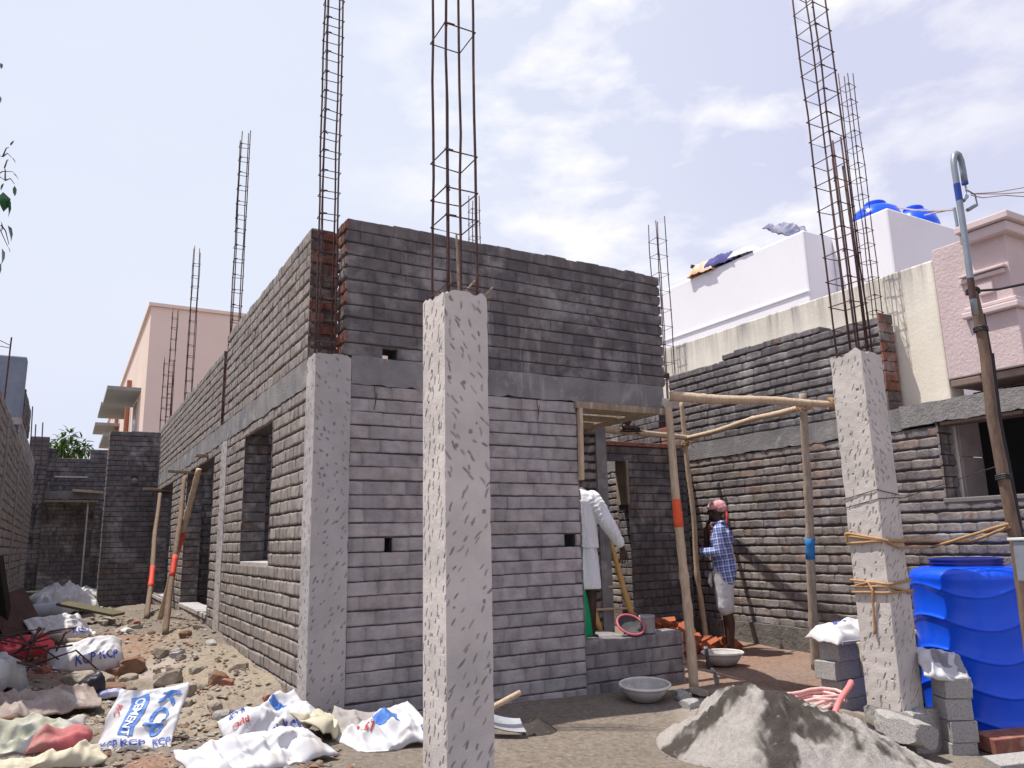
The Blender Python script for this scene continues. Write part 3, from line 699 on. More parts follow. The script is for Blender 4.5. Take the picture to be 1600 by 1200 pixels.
part_slab(bw, (XR+.1, 3.52, 2.15), (XR+.1, 4.27, 2.15), .2, .03, WOODD)
mb = MB(); mb.box((XR-.01, 3.49, 1.40), (XR+.24, 4.33, 1.445)); obj('window_sill', mb, CONC, bw, attr='mark', bevel=.008)
cage(bw, XR+.09, 4.86, .05, .055, 3.3, 6.25, sp=.19, r=.006, rs=.0036)
cage(bw, XR+.11, 8.2, .09, .085, 2.6, 5.75, sp=.27, r=.0075)

# ================================================================== NEIGHBOURS ON THE RIGHT
pk = thing('pink_house', 'pink rendered neighbour house with moulded cornice and stained cream side wall', 'house', (7.6, 6, -.2))
XC = 7.47
mb = MB(); mb.box((XC, 4.28, -.3), (XC+.25, 13, 3.86)); obj('side_wall', mb, CREAM, pk, bevel=.02)
mb = MB()
for k in range(6):
    mb.box((XC-.001, 4.275-.02, -.3+.43*k), (7.84, 4.275, .12+.43*k))
obj('tiled_panel', mb, mat('pale_pink_tile', (.42, .35, .34), rough=.5, bump=.05), pk, bevel=.004)
def pbox(name, a, b, m=PINK, bv=.012):
    mb = MB(); mb.box(a, b); return obj(name, mb, m, pk, bevel=bv)
pbox('balcony_wall', (XC-.02, 3.56, 2.60), (11, 4.27, 3.95))
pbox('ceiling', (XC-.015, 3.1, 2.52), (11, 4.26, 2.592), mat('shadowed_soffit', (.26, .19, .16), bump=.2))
pbox('balcony_parapet', (XC-.045, 3.54, 2.60), (11, 3.98, 3.14))
pbox('trim', (XC-.10, 3.50, 3.14), (11, 4.02, 3.20), PINKT)
pbox('trim', (XC-.075, 3.52, 3.205), (11, 4.0, 3.25), PINKT)
pbox('trim', (XC-.06, 3.60, 3.50), (XC+.02, 4.02, 3.54), PINKT, .006)
pbox('trim', (XC-.085, 3.58, 3.55), (XC+.02, 4.0, 3.575), PINKT, .006)
pbox('niche', (XC-.05, 3.72, 3.34), (XC-.012, 3.86, 3.46), PINKT, .006)
pbox('cornice', (XC-.10, 3.49, 3.87), (11, 3.93, 3.97), PINKT)
pbox('cornice', (XC-.14, 3.45, 3.975), (11, 3.95, 4.05), PINKT)
pbox('dark_interior_sheet', (7.83, 2.2, -.3), (7.95, 4.27, 2.5), DARK)  # near-black sheet, the shade behind the window put into its colour
mb = MB(); mb.tube([(8.05, 3.52, 3.72), (7.9, 3.40, 3.72), (7.9, 3.40, 3.5), (8.0, 3.5, 3.45)], .012, 6); obj('bracket', mb, PVC, pk)
mb = MB(); mb.tube([(7.92, 3.39, 3.62), (8.05, 3.2, 3.48)], .02, 6); obj('insulator', mb, GREENP, pk)
mb = MB(); mb.box((XC-.06, 3.50, 3.97), (XC-.02, 3.53, 3.99))

wh = thing('white_house', 'white plastered house with stepped flat roof behind the cream side wall', 'house', (10, 8, -.2))
mb = MB(); mb.box((9, 6.96, -.3), (15, 17, 5.49)); obj('wall', mb, WHITEW, wh, bevel=.03)
mb = MB(); mb.box((9.6, 6.02, -.3), (15, 6.955, 5.58)); obj('stair_head', mb, WHITEW, wh, bevel=.03)
mb = MB(); mb.box((8.98, 6.94, 4.55), (8.995, 10.4, 4.57)); obj('ledge_line', mb, WHITEW, wh)
def roof_tank(px, py, X, rad, h, zb, label):
    p = atX(px, py, X); tk = thing('water_tank', label, 'water tank', (p.x, p.y, zb), 'roof water tanks')
    mb = MB(); pr = [(0, 0), (rad*.97, 0), (rad, .05)]
    for k in range(9):
        pr.append((rad*(1-.03*(k % 2)), .1+(h-.35)*k/8))
    pr += [(rad*.97, h-.2), (rad*.85, h-.08), (rad*.6, h-.01), (rad*.45, h), (rad*.4, h+.03), (0, h+.03)]
    mb.lathe(pr, (p.x, p.y, zb), 40); obj('body', mb, BLUE, tk, smooth=True)
    mb = MB(); mb.lathe([(rad*.43, 0), (rad*.43, .05), (rad*.38, .07), (0, .075)], (p.x, p.y, zb+h+.02), 32); obj('lid', mb, BLUE, tk)
roof_tank(1368, 330, 11.2, .40, .80, 5.58, 'larger blue round water tank on the white flat roof, nearer the rebar')
roof_tank(1430, 350, 11.4, .35, .55, 5.58, 'smaller blue round water tank on the white flat roof, nearer the pink house')
# ================================================================== REAR AND LEFT
bh = thing('beige_house', 'tall beige rendered house with grey window sunshades, far behind the brick walls', 'house', (5, 30, -.2))
bx, by = 1.87, 26.0
mb = MB(); mb.box((bx, by, -.3), (bx+14, by+30, 8.72)); mb.m = [0, 0, 0, 0, 0, 1]; obj('wall', mb, [BEIGE, BEIGEL], bh)
mb = MB(); mb.box((bx-.08, by-.08, 8.725), (bx+14, by+30, 8.83)); obj('coping', mb, BEIGE, bh)
for (y0, z) in ((27.8, 6.28), (33.0, 6.6), (28.0, 4.75), (39.5, 6.75)):
    mb = MB(); mb.box((bx-1.0, y0, z), (bx-.002, y0+3.4, z+.12)); obj('sunshade', mb, SHADE, bh)
for (y0, z0) in ((28.6, 4.9), (33.7, 5.2), (28.8, 3.2)):
    mb = MB(); mb.box((bx-.04, y0, z0), (bx-.003, y0+1.7, z0+1.3)); w_ = obj('window', mb, BEIGEL, bh)
    mb = MB(); mb.box((bx-.05, y0+.1, z0+.1), (bx-.041, y0+1.6, z0+1.2)); obj('pane', mb, mat('window_glass', (.05, .06, .07), rough=.2, bump=0), w_)
for y in (32.3, 40):
    mb = MB(); mb.tube([(bx-.12, y, 0), (bx-.12, y, 7.5)], .09, 10); obj('drain_pipe', mb, PVC, bh)
mb = MB(); mb.box((bx-.1, 45, 8.4), (bx+1, 47.5, 9.5)); obj('roof_block', mb, BEIGEL, bh)

rw = thing('rear_wall', 'rear cross wall of dark brick with a notch at its top, below the mango leaves', 'wall', (.1, 19, .1))
hs = [(-.26+1.2, .38+1.2, 3.08, 4), (-.52+1.2, .54+1.2, -.3, 2.22)]
mb = wall(rw, (-1.2, 19), PX, NY, 3.4, -.3, 3.30, style='dark', hs=hs, ztop=None); obj('wall', mb, MTS, rw)
mb = MB(); mb.box((-.28, 19.02, 3.045), (.40, 19.22, 3.082)); obj('notch_ledge', mb, CONCD, rw, attr='mark')
mb = MB(); mb.box((-.26, 18.98, 2.68), (.36, 19.0, 2.71)); 
for i in range(len(mb.t)): mb.t[i] = (0, 0, 0)
obj('ledge', mb, CONC, rw, attr='mark')
obj('lintel', beam_mesh(-.6, .9, 18.97, 19.2, 2.225, 2.40, 3), CONCD, rw, attr='mark')
part_slab(rw, (-.52, 18.96, 2.18), (.6, 18.96, 2.18), .05, .05)
part_slab(rw, (.68, 18.9, 2.36), (.1, 18.9, 2.40), .1, .05, WOOD)
mb = MB(); mb.box((-1.2, 19.24, 2.3), (2.2, 21.7, 2.42)); obj('added_shade_slab', mb, CONCD, rw, attr='mark')  # slab added to keep daylight out of the recess under the lintel
mb = wall(rw, (-1.2, 21.5), PX, NY, 3.4, -.3, 2.6, style='dark'); obj('wall', mb, MTS, rw)
mb = MB(); mb.box((.40, 18.99, -.1), (.43, 19.02, 2.2)); obj('jamb_strip', mb, CONC, rw)
mb = MB(); mb.box((-.75, 18.7, -.2), (-.40, 18.98, 3.5)); mb = MB(); wall_core(mb, (-.75, 18.7), PX, NY, .35, -.2, 3.5, .25); brick_rows(mb, (-.75, 18.7), PX, NY, .35, -.2, 3.5, style='dark'); obj('pier', mb, MTS, rw)
for i in range(0): pass

lw = thing('compound_wall', 'rough brick compound wall running along the left edge beside the rubbish', 'wall', (-.7, 13, .2))
mb = wall(lw, (-.6, 7.2), PY, PX, 18.9-7.2, -.3, 2.62, style='side', gap=.014, dep=.018, vg=.003, jit=.006, ch=.1, ztop=.2, bl=.22); obj('wall', mb, MTS2, lw)
mb = wall(lw, (-.62, 12.3), PY, PX, 18.9-12.3, 2.63, 2.95, style='front', ztop=.2); obj('upper_wall', mb, MTS, lw)
for y in (9.6, 12.4, 15.5):
    mb = MB(); mb.box((-.70, y, -.3), (-.585, y+.25, 2.6)); obj('pilaster', mb, CONCD, lw, bevel=.01, attr='mark')
ph = thing('plastered_annex', 'bluish grey cement plastered block with ragged edge rising above the left compound wall', 'building', (-2, 13, 0))
mb = MB(); mb.box((-4, 12.31, -.3), (-.625, 12.6, 3.80)); obj('wall', mb, PLAST, ph, bevel=.02)
mb = wall(ph, (-.612, 12.6), PY, PX, 2.2, 2.96, 3.4, style='dark'); obj('side_wall', mb, MTS, ph)
for (a, b) in (((5, 640), (18, 527)),):
    p, q = atY(*a, 9.0), atY(*b, 9.0)
    mb = MB(); mb.tube([(p.x, 9, 2.3), p, q], .008, 6); ph2 = obj('rebar', mb, RUST, lw)
    mb = MB(); p2 = atY(15, 540, 9.0); mb.tube([p2+Vector((-.12, 0, .06)), p2+Vector((.01, 0, 0)), p2+Vector((.01, .02, -.02)), p2+Vector((-.12, 0, -.01))], .004, 5); obj('stirrup', mb, RUST, ph2)
for (x, y0, y1) in ((51, 670, 635), (56, 690, 663), (67, 690, 660)):
    p, q = atY(x, y0, 18.6), atY(x, y1, 18.6); mb = MB(); mb.tube([p-Vector((0, 0, .5)), q], .012, 5); obj('rebar', mb, RUST, rw)

# ================================================================== TREES
def leaf(mb, p, d, ln, wd, tint=(1, 1, 1), fold=.25):
    d = d.normalized(); s = d.cross(Vector((rnd.uniform(-.3, .3), rnd.uniform(-.3, .3), 1))).normalized(); n = s.cross(d)
    P = lambda a, b, c: Vector(p)+d*(ln*a)+s*(wd*b)+n*(ln*c)
    dr = -fold*.5
    vs = [P(0, 0, 0), P(.3, .42, .05), P(.3, 0, 0), P(.3, -.42, .05), P(.65, .36, .05+dr*.3), P(.65, 0, dr*.3), P(.65, -.36, .05+dr*.3), P(1, 0, dr)]
    mb.add(vs, [(0, 2, 1), (0, 3, 2), (1, 2, 5, 4), (2, 3, 6, 5), (4, 5, 7), (5, 6, 7)], 0, tint)
def tree(name, label, base, blobs, nleaf, ln, wd, lm=LEAF, droop=-.6, group=None):
    tr = thing(name, label, 'tree', base, group)
    top = sum((Vector(b[0]) for b in blobs), Vector())/len(blobs)
    mb = MB(); b0 = Vector(base); kn = b0.lerp(top, .55)+Vector((.03, 0, 0))
    mb.tube([b0, b0.lerp(kn, .5)+Vector((.03, .02, 0)), kn, top], [.07, .06, .045, .015], 8)
    for c, r in blobs:
        mb.tube([kn, kn.lerp(Vector(c), .6)+Vector((0, 0, .05)), Vector(c)], [.03, .018, .006], 6)
    obj('trunk', mb, BARK, tr)
    mb = MB()
    for c, r in blobs:
        for k in range(nleaf):
            o = Vector((rnd.gauss(0, 1), rnd.gauss(0, 1), rnd.gauss(0, 1))).normalized()*r*rnd.random()**.4
            p = Vector(c)+o; d = o.normalized()+Vector((0, 0, droop))+Vector((rnd.uniform(-.5, .5), rnd.uniform(-.5, .5), rnd.uniform(-.5, .5)))
            kk = rnd.uniform(.6, 1.7); tn = (kk*rnd.uniform(.9, 1.4), kk, kk*rnd.uniform(.7, 1))
            leaf(mb, p, d, ln*rnd.uniform(.7, 1.2), wd*rnd.uniform(.8, 1.1), tn)
    obj('crown', mb, lm, tr); return tr
def tb(lst, Y): return [(atY(x, y, Y), r) for x, y, r in lst]
tree('mango_tree', 'young mango tree with long drooping leaves seen through the notch of the rear wall', (.05, 23.2, 0), tb([(100, 690, .17), (108, 682, .15), (92, 700, .14), (104, 708, .15)], 23.2), 46, .26, .07)
tree('mango_tree', 'yellower young mango tree, right of the drooping one behind the rear wall', (.5, 23.6, 0), tb([(125, 696, .2), (133, 705, .18), (118, 706, .16)], 23.6), 60, .22, .065)
tree('mango_tree', 'leafy tuft of a tree behind the left end of the rear wall', (-.7, 23.6, 0), tb([(74, 696, .16), (80, 702, .14)], 23.6), 40, .2, .06)
# overhanging tree at the left edge; only a few twigs reach into view
lt = thing('ficus_tree', 'overhanging green tree at the left edge with loose dangling leaves', 'tree', (-3.1, 6.6, .1))
mb = MB(); mb.tube([(-3.1, 6.6, 0), (-3.0, 6.6, 1.5), (-2.7, 6.5, 3.2), (-1.9, 6.3, 4.2)], [.12, .1, .08, .04], 8)
mb.tube([(-2.7, 6.5, 3.2), (-2.9, 7, 4.6)], [.06, .02], 7); obj('trunk', mb, BARK, lt)
tw = MB(); lf = MB()
def twig(px0, py0, px1, py1, Y=6.2, th=.004): 
    a, b = atY(px0, py0, Y), atY(px1, py1, Y); tw.tube([a, a.lerp(b, .5)+Vector((0, 0, .03)), b], [th*1.5, th, th*.5], 5)
a0 = Vector((-1.9, 6.3, 4.2))
for (x, y) in ((-20, 250), (-14, 280), (-20, 330), (-16, 370)): tw.tube([a0, a0.lerp(atY(x, y, 6.2), .5)+Vector((0, 0, .1)), atY(x, y, 6.2)], [.02, .012, .005], 6)
for l in ((-20, 250, 4, 245), (4, 245, 14, 230), (4, 245, 18, 246), (-14, 280, 8, 282), (8, 282, 7, 262), (7, 262, 14, 250), (8, 282, 23, 288), (-14, 280, 20, 268), (-20, 330, 5, 318), (-16, 370, 2, 352), (2, 352, 14, 382), (-20, 330, 12, 385)): twig(*l)
for (x, y, dx, dy, ln, wd, dark) in ((5, 300, .1, 1, .14, .11, 0), (11, 309, .2, 1, .145, .10, 1), (12, 352, .35, 1, .125, .09, 1), (3, 388, .1, 1, .12, .085, 0), (23, 290, 0, 1, .08, .03, 0), (21, 272, .6, .5, .06, .02, 0), (16, 228, .5, -.8, .05, .02, 0), (18, 268, .6, .5, .06, .02, 0), (18, 246, .6, .7, .06, .02, 0), (1, 345, .2, 1, .08, .05, 1), (12, 385, .5, 1, .05, .02, 0), (6, 286, -.4, .8, .06, .02, 0), (-3, 408, .2, 1, .11, .08, 1), (1, 98, .2, 1, .05, .03, 1), (0, 150, .1, 1, .06, .03, 1)):
    p = atY(x, y, 6.2); d = RA*dx-UA*dy
    leaf(lf, p, d, ln, wd, (.8, .9, 1) if dark else (1.3, 1.3, 1))
for k in range(110):
    p = Vector((rnd.uniform(-3.4, -1.0), rnd.uniform(6, 7.2), rnd.uniform(3.6, 5.2))); leaf(lf, p, Vector((rnd.uniform(-1, 1), rnd.uniform(-1, 1), -1)), .13, .08)
obj('twigs', tw, BARK, lt); obj('crown', lf, mat('shiny_leaf', (.04, .13, .06), (.025, .085, .05), attr='tint', rough=.35, bump=0, spec=.5), lt)

# ================================================================== POLES AND SCAFFOLD
def polepts(p, q, n=14, wob=.018, seed=0):
    p, q = Vector(p), Vector(q); d = q-p; out = []
    a = d.orthogonal().normalized(); b = d.cross(a).normalized()
    for i in range(n+1):
        t_ = i/n; e = math.sin(math.pi*t_)
        out.append(p+d*t_+(a*noise.noise(Vector((t_*2.3, seed, 0)))+b*noise.noise(Vector((t_*2.3, seed, 7))))*wob*2*e)
    return out
def pole(label, p, q, r0, r1, seed, bands=(), m=WOOD, wob=.018, group='bare wooden scaffold poles', cat='pole', name='wooden_pole', knots=6):
    pts = polepts(p, q, 40, wob, seed); n = len(pts)
    rg = random.Random(seed); ks = [rg.uniform(.05, .95) for _ in range(knots)]
    rr = [(r0+(r1-r0)*i/(n-1))*(1+.10*noise.noise(Vector((i*.5, seed, 3))))+.006*max(0, 1-min(abs(i/(n-1)-k) for k in ks)*45) for i in range(n)]
    mb = MB(); mb.tube(pts, rr, 10)
    th = thing(name, label, cat, pts[0], group)
    s = obj('shaft', mb, m, th, smooth=True)
    for (a, b, bm_) in bands:
        i0, i1 = int(a*(n-1)), int(b*(n-1)); mb = MB(); mb.tube(pts[i0:i1+1], [x+.0025 for x in rr[i0:i1+1]], 10); obj('paint_band', mb, bm_, th, smooth=True)
    mb = MB()
    for k in ks[:4]:
        i = int(k*(n-2))+1; d = Vector((rg.uniform(-1, 1), -1, rg.uniform(-.2, .6))).normalized()
        mb.tube([pts[i], pts[i]+d*(rr[i]+.006)], [.009, .005], 6)
    obj('knots', mb, m, th); return th, pts
pA, ptsA = pole('stout leaning pole with a red-orange band, propping the beam at the doorway', gp(1085, 1078), (4.90, 5.50, 2.36), .043, .036, 3, [(.555, .665, ORNG)], wob=.02)
pB, ptsB = pole('thin crooked pole in the shade behind the red-banded prop', (6.99, 7.43, -.12), (6.80, 7.38, 2.86), .035, .028, 8, [], wob=.03)
pC, ptsC = pole('grey split pole with a blue band, standing against the boundary wall', gp(1275, 1046), (6.20, 5.0, 2.5), .045, .035, 12, [(.42, .48, BLP)], m=mat('grey_pole_wood', (.42, .345, .275), (.25, .195, .15), sc=3, stretch=(14, 14, 2.5), bump=.6, bsc=3, rough=.85), wob=.015)
pole('thick peeled horizontal pole tied across the tops of the uprights', (4.95, 5.52, 2.47), (6.2, 4.6, 2.32), .05, .03, 21, wob=.012)
pole('thin bent horizontal pole sloping up to the blue-banded upright', (6.80, 7.33, 2.37), (6.28, 5.1, 2.38), .03, .03, 25, wob=.03)
pole('peeled horizontal pole under the sandalled foot', (5.16, 7.0, 2.37), (7.02, 7.36, 2.38), .042, .032, 31, wob=.006)
pole('paler prop leaning at the side doorway with its red band high up', gp(249, 970), atX(311, 733, 1.42), .038, .034, 35, [(.48, .62, RED)], m=WOOD, group='props along the side wall')
pole('browner prop crossing the paler one at the side doorway, red band low', gp(258, 992), atX(289, 745, 1.36), .034, .028, 37, [(.34, .45, RED)], m=WOODD, group='props along the side wall')
pole('slim dark prop at the farther side doorway', gp(229, 966), atX(250, 772, 1.40), .035, .03, 39, [(.2, .36, RED)], m=WOODD, group='props along the side wall')
# lashings
def lash(c, r, seed, label, axis=Vector((0, 0, 1)), turns=5, tail=True, m=COIR):
    rg = random.Random(seed); mb = MB(); pts = []
    a = axis.orthogonal().normalized(); b = axis.cross(a)
    for i in range(turns*10):
        t_ = 2*math.pi*i/10; k = r*(1+.15*rg.random())
        pts.append(Vector(c)+a*math.cos(t_)*k+b*math.sin(t_)*k+axis*(-.03+.06*((i*7) % (turns*10))/(turns*10)+rg.uniform(-.006, .006)))
    if tail: pts += [pts[-1]+Vector((.03, -.03, -.02)), pts[-1]+Vector((.07, -.04, -.07))]
    mb.tube(pts, .007, 5); return tag(obj('rope_lashing', mb, m), label, 'rope', 'coir lashings on the scaffold')
lash(ptsB[33]-Vector((0, 0, .03)), .045, 1, 'coir lashing joining the thin crooked pole to two horizontal poles')
lash(ptsC[38], .06, 2, 'coir lashing at the top of the blue-banded pole')
lash((6.16, 4.66, 2.34), .05, 3, 'ragged coir knot on the horizontal pole end beside the pale column', Vector((.8, -.6, 0)))

# ladder inside the doorway
ld = thing('bamboo_ladder', 'yellow bamboo ladder leaning inside the doorway behind the white-clothed man', 'ladder', (5.5, 7.0, .2))
BAM = mat('yellow_bamboo', (.60, .38, .13), (.48, .28, .09), sc=4, stretch=(10, 10, 2), rough=.55, bump=.2)
a0_, a1_ = atY(994, 985, 6.75), atY(950, 835, 7.0); a1_ = a1_+(a1_-a0_)*.5
pts = polepts(a0_, a1_, 20, .006, 4); mb = MB(); mb.tube(pts, [.034-.006*i/20+(.004 if i % 4 == 0 else 0) for i in range(21)], 10); obj('rail', mb, BAM, ld, smooth=True)
pts2 = [p+Vector((-.38, .12, 0)) for p in pts]; mb = MB(); mb.tube(pts2, .03, 10); obj('rail', mb, BAM, ld, smooth=True)
for i in (3, 6, 9, 12, 15, 18):
    mb = MB(); mb.tube([pts[i]+Vector((.05, -.015, 0)), pts2[i]-Vector((.05, 0, 0))], .014, 7); obj('rung', mb, WOOD, ld)
lash(pts[2], .045, 5, 'coir lashing round the bottom rung of the bamboo ladder', Vector((.3, 0, .9)).normalized(), 4, False)

# service pole at the right edge
sp_ = thing('service_pole', 'rough brown wooden service pole with a bent steel conduit strapped to its top', 'pole', (5.4, 2.8, -.35))
q = [atY(x, y, 2.8) for x, y in ((1600, 935), (1588, 850), (1568, 745), (1550, 650), (1540, 560), (1528, 490), (1520, 455))]
base = q[0]+(q[0]-q[1])*5; base.z = -.4
rg = random.Random(5); mb = MB(); pp = [base]+q; dens = []
for a, b in zip(pp[:-1], pp[1:]): dens += [a.lerp(b, k/5) for k in range(5)]
dens.append(pp[-1]); n = len(dens)
mb.tube(dens, [(.041-.011*(i/n))*(1+.10*noise.noise(Vector((i*.6, 2, 2)))) for i in range(n)], 12); obj('shaft', mb, mat('rough_brown_pole', (.20, .135, .10), (.11, .075, .058), sc=5, stretch=(9, 9, 1.8), bump=.9, bsc=5, rough=.85), sp_, smooth=True)
cq = [atY(x, y, 2.76) for x, y in ((1524, 492), (1520, 465), (1509, 380), (1497, 300), (1491, 262))]
top = [atY(x, y, 2.76) for x, y in ((1490, 250), (1491, 243), (1494, 240), (1498, 242), (1502, 252), (1505, 268), (1508, 288))]
mb = MB(); mb.tube(cq+top, .021, 10); obj('conduit', mb, GREYM, sp_, smooth=True)
mb = MB(); mb.tube([cq[3]+(cq[3]-cq[4])*.35, cq[3]-(cq[3]-cq[4])*.33], .0225, 10); obj('blue_sleeve', mb, BLUEP, sp_); mb = MB(); mb.tube([top[-1]+(top[-2]-top[-1])*.2, top[-1]], .0225, 10); obj('blue_sleeve', mb, BLUEP, sp_)
mb = MB(); mb.tube([cq[1]+(cq[0]-cq[1])*.1, cq[1]+(cq[2]-cq[1])*.35], .0222, 10); obj('rust_patch', mb, RUST, sp_)
for pos, rr in ((q[6], .040), (q[5]+(q[4]-q[5])*.35, .042), (q[3]+(q[2]-q[3])*1.0, .044)):
    mb = MB()
    for k in range(3): 
        z = -.012+.012*k; mb.tube([pos+Vector((rr*math.cos(a), rr*math.sin(a), z+.004*math.sin(a*2))) for a in np.linspace(0, 6.283, 14)[:-1]], .006, 5, closed=True)
    obj('wire_tie', mb, WIRE, sp_)
mb = MB(); e = top[-1]
mb.tube([e, e+Vector((-.01, -.01, -.05)), e+Vector((.05, -.03, -.08)), e+Vector((.06, -.03, -.16)), e+Vector((0, 0, -.2))], .006, 6); mb.tube([e, e+Vector((0, 0, -.06)), e+Vector((-.03, 0, -.1)), e+Vector((-.06, 0, -.14))], .006, 6)
mb.tube([e+Vector((-.06, 0, -.14)), e+Vector((0, 0, -.09))], .014, 6); mb.tube([e+Vector((-.02, 0, -.2)), e+Vector((.05, -.02, -.16))], .014, 6); obj('cable_clamp', mb, GREYM, sp_)
mb = MB(); off = Vector((.055, -.02, 0)); mb.tube([p+off*(1-.3*i/len(q)) for i, p in enumerate(q[:6])], .009, 6); mb.tube([p+off*1.3+Vector((0, .01, .04*(-1)**i)) for i, p in enumerate(q[:5])], .007, 6); obj('cable', mb, WIRE, sp_)
def wire(label, pts, r=.004, m=WIREL, sag=0, group='overhead wires at the right edge'):
    P = [Vector(p) for p in pts]; out = []
    for a, b in zip(P[:-1], P[1:]):
        for k in range(8): s_ = k/8; out.append(a.lerp(b, s_)-Vector((0, 0, sag*4*s_*(1-s_))))
    out.append(P[-1]); mb = MB(); mb.tube(out, r, 6); return tag(obj('overhead_wire', mb, m), label, 'wire', group)
e2 = atY(1517, 303, 2.74)
wire('uppermost of the thin wires leaving the bent conduit to the right', [e2, atY(1560, 300, 2.68), atY(1640, 286, 2.5)], .0035)
wire('middle thin wire leaving the bent conduit to the right', [e2, atY(1560, 303, 2.70), atY(1640, 298, 2.5)], .0035)
wire('lowest and palest thin wire leaving the bent conduit to the right', [e2-Vector((0, 0, .01)), atY(1535, 309, 2.7), atY(1570, 305, 2.6), atY(1640, 310, 2.5)], .0035)
wire('thick dark stay cable tied to the top of the wooden service pole', [q[6], atY(1560, 452, 2.7), atY(1640, 436, 2.5)], .009, WIRE)
wire('wire running from the roof tanks to the thin roof pole', [atX(1402, 324, 11), atX(1490, 328, 9)], .012, WIREL, .03, 'roof wires')
wire('lower wire from the smaller roof tank to the thin roof pole', [atX(1445, 336, 11), atX(1492, 326, 9)], .012, WIREL, .0, 'roof wires')
mb = MB(); mb.tube([atX(1497, 360, 9), atX(1491, 325, 9)], .02, 6); tag(obj('roof_pole', mb, GREYM), 'thin grey pole rising behind the pink cornice', 'pole')
mb = MB(); a = atY(1594, 845, 2.55); mb.box((a.x, 2.45, a.z-.24), (a.x+.22, 2.6, a.z)); mbx = thing('meter_box', 'light grey metal meter box at the right edge, half cut by the frame', 'box', (a.x+.1, 2.5, a.z-.3)); obj('case', mb, GREYM, mbx, bevel=.01)
mb = MB(); mb.box((a.x-.01, 2.435, a.z+.001), (a.x+.24, 2.62, a.z+.018)); obj('lid', mb, mat('pale_box_lid', (.7, .72, .72), bump=0), mbx, bevel=.004)

# ropes and wires round the right column
def loop(z0, n, seed, off=.014):
    rg = random.Random(seed); pts = []
    for k in range(n):
        for (x, y) in ((RX0-off, RY1+off), (RX0-off, RY0-off), (RX1+off, RY0-off), (RX1+off, RY1+off)):
            pts.append(Vector((x, y, z0+k*.035+rg.uniform(-.035, .035))))
    return pts
def rope(label, pts, r=.011, m=COIR, sub=6, name='rope', grp='coir ropes round the pale column'):
    out = []
    for a, b in zip(pts[:-1], pts[1:]):
        for k in range(sub): out.append(Vector(a).lerp(Vector(b), k/sub)+Vector((rnd.uniform(-1, 1), rnd.uniform(-1, 1), rnd.uniform(-1, 1)))*.0015)
    out.append(Vector(pts[-1])); mb = MB(); mb.tube(out, r, 7); return tag(obj(name, mb, m, smooth=True), label, 'rope', grp)
zt = atX(1330, 838, RX0).z; pl = q[1]+(q[2]-q[1])*.25
L1 = loop(zt-.04, 2, 3)
rope('upper coir rope wrapped round the pale column and stretched to the service pole', [pl+Vector((-.06, .0, .02)), Vector((RX1+.2, RY0-.1, zt-.1)), Vector((RX1-.1, RY0-.016, zt-.09)), Vector((RX0+.1, RY0-.016, zt-.07))]+[Vector((RX0-.014, RY0-.014, zt-.03)), Vector((RX0-.014, RY1-.03, zt+.02)), Vector((RX0-.02, RY1+.014, zt+.02))]+L1+[Vector((RX1+.014, RY0+.1, zt-.04)), Vector((6.3, 3.6, zt+.02-.08)), pl+Vector((-.05, 0, .0))])
zl = atX(1345, 915, RX0).z
L2 = loop(zl-.06, 3, 5)
rope('lower coir rope knotted round the pale column with a hanging tail', L2+[Vector((RX0-.016, RY1-.03, zl+.0)), Vector((RX0-.018, RY0+.16, zl+.03)), Vector((RX0-.03, RY0+.12, zl-.03)), Vector((RX0-.016, RY0+.14, zl-.2)), Vector((RX0-.015, RY0+.15, zl-.36))], .010)
zw = atX(1325, 780, RX0).z
for k, dz in ((0, .0), (1, -.07)):
    a = [Vector((RX0-.004, RY1+.003, zw+dz)), Vector((RX0-.004, RY0-.004, zw+dz+.06)), Vector((RX1+.004, RY0-.004, zw+dz+.02+.05*k)), Vector((RX1+.004, RY1, zw+dz)), Vector((RX0-.004, RY1+.003, zw+dz))]
    if k == 1: a = [pl+Vector((-.06, 0, .4)), Vector((RX1+.05, RY0-.01, zw+.0))]+a
    rope('thin dark wire round the pale column, '+('level loop' if k == 0 else 'slanting up to the service pole'), a, .003, WIRE, 3, 'binding_wire', 'binding wires')
# ================================================================== SACKS AND RUBBISH
def letters(s, size, spacing=1.0):
    cu = bpy.data.curves.new('txt', 'FONT'); cu.body = s; cu.size = size; cu.align_x = 'CENTER'; cu.align_y = 'CENTER'; cu.offset = size*.022; cu.resolution_u = 3; cu.space_character = spacing
    o = bpy.data.objects.new('txt', cu); C.objects.link(o); dg = bpy.context.evaluated_depsgraph_get()
    me = bpy.data.meshes.new_from_object(o.evaluated_get(dg)); bpy.data.objects.remove(o); bpy.data.curves.remove(cu)
    bm = bmesh.new(); bm.from_mesh(me); bpy.data.meshes.remove(me); bmesh.ops.triangulate(bm, faces=bm.faces)
    for _ in range(4):
        es = [e for e in bm.edges if e.calc_length() > max(.014, size*.09)]
        if not es: break
        bmesh.ops.subdivide_edges(bm, edges=es, cuts=1); bmesh.ops.triangulate(bm, faces=bm.faces)
    v = [w_.co.copy() for w_ in bm.verts]; f = [[w_.index for w_ in fc.verts] for fc in bm.faces]; bm.free(); return v, f
def rect(w_, h_):
    n = 10; v = []; f = []
    for i in range(n+1):
        for j in range(n+1): v.append(Vector(((i/n-.5)*w_, (j/n-.5)*h_, 0)))
    for i in range(n):
        for j in range(n): f.append((i*(n+1)+j, (i+1)*(n+1)+j, (i+1)*(n+1)+j+1, i*(n+1)+j+1))
    return v, f
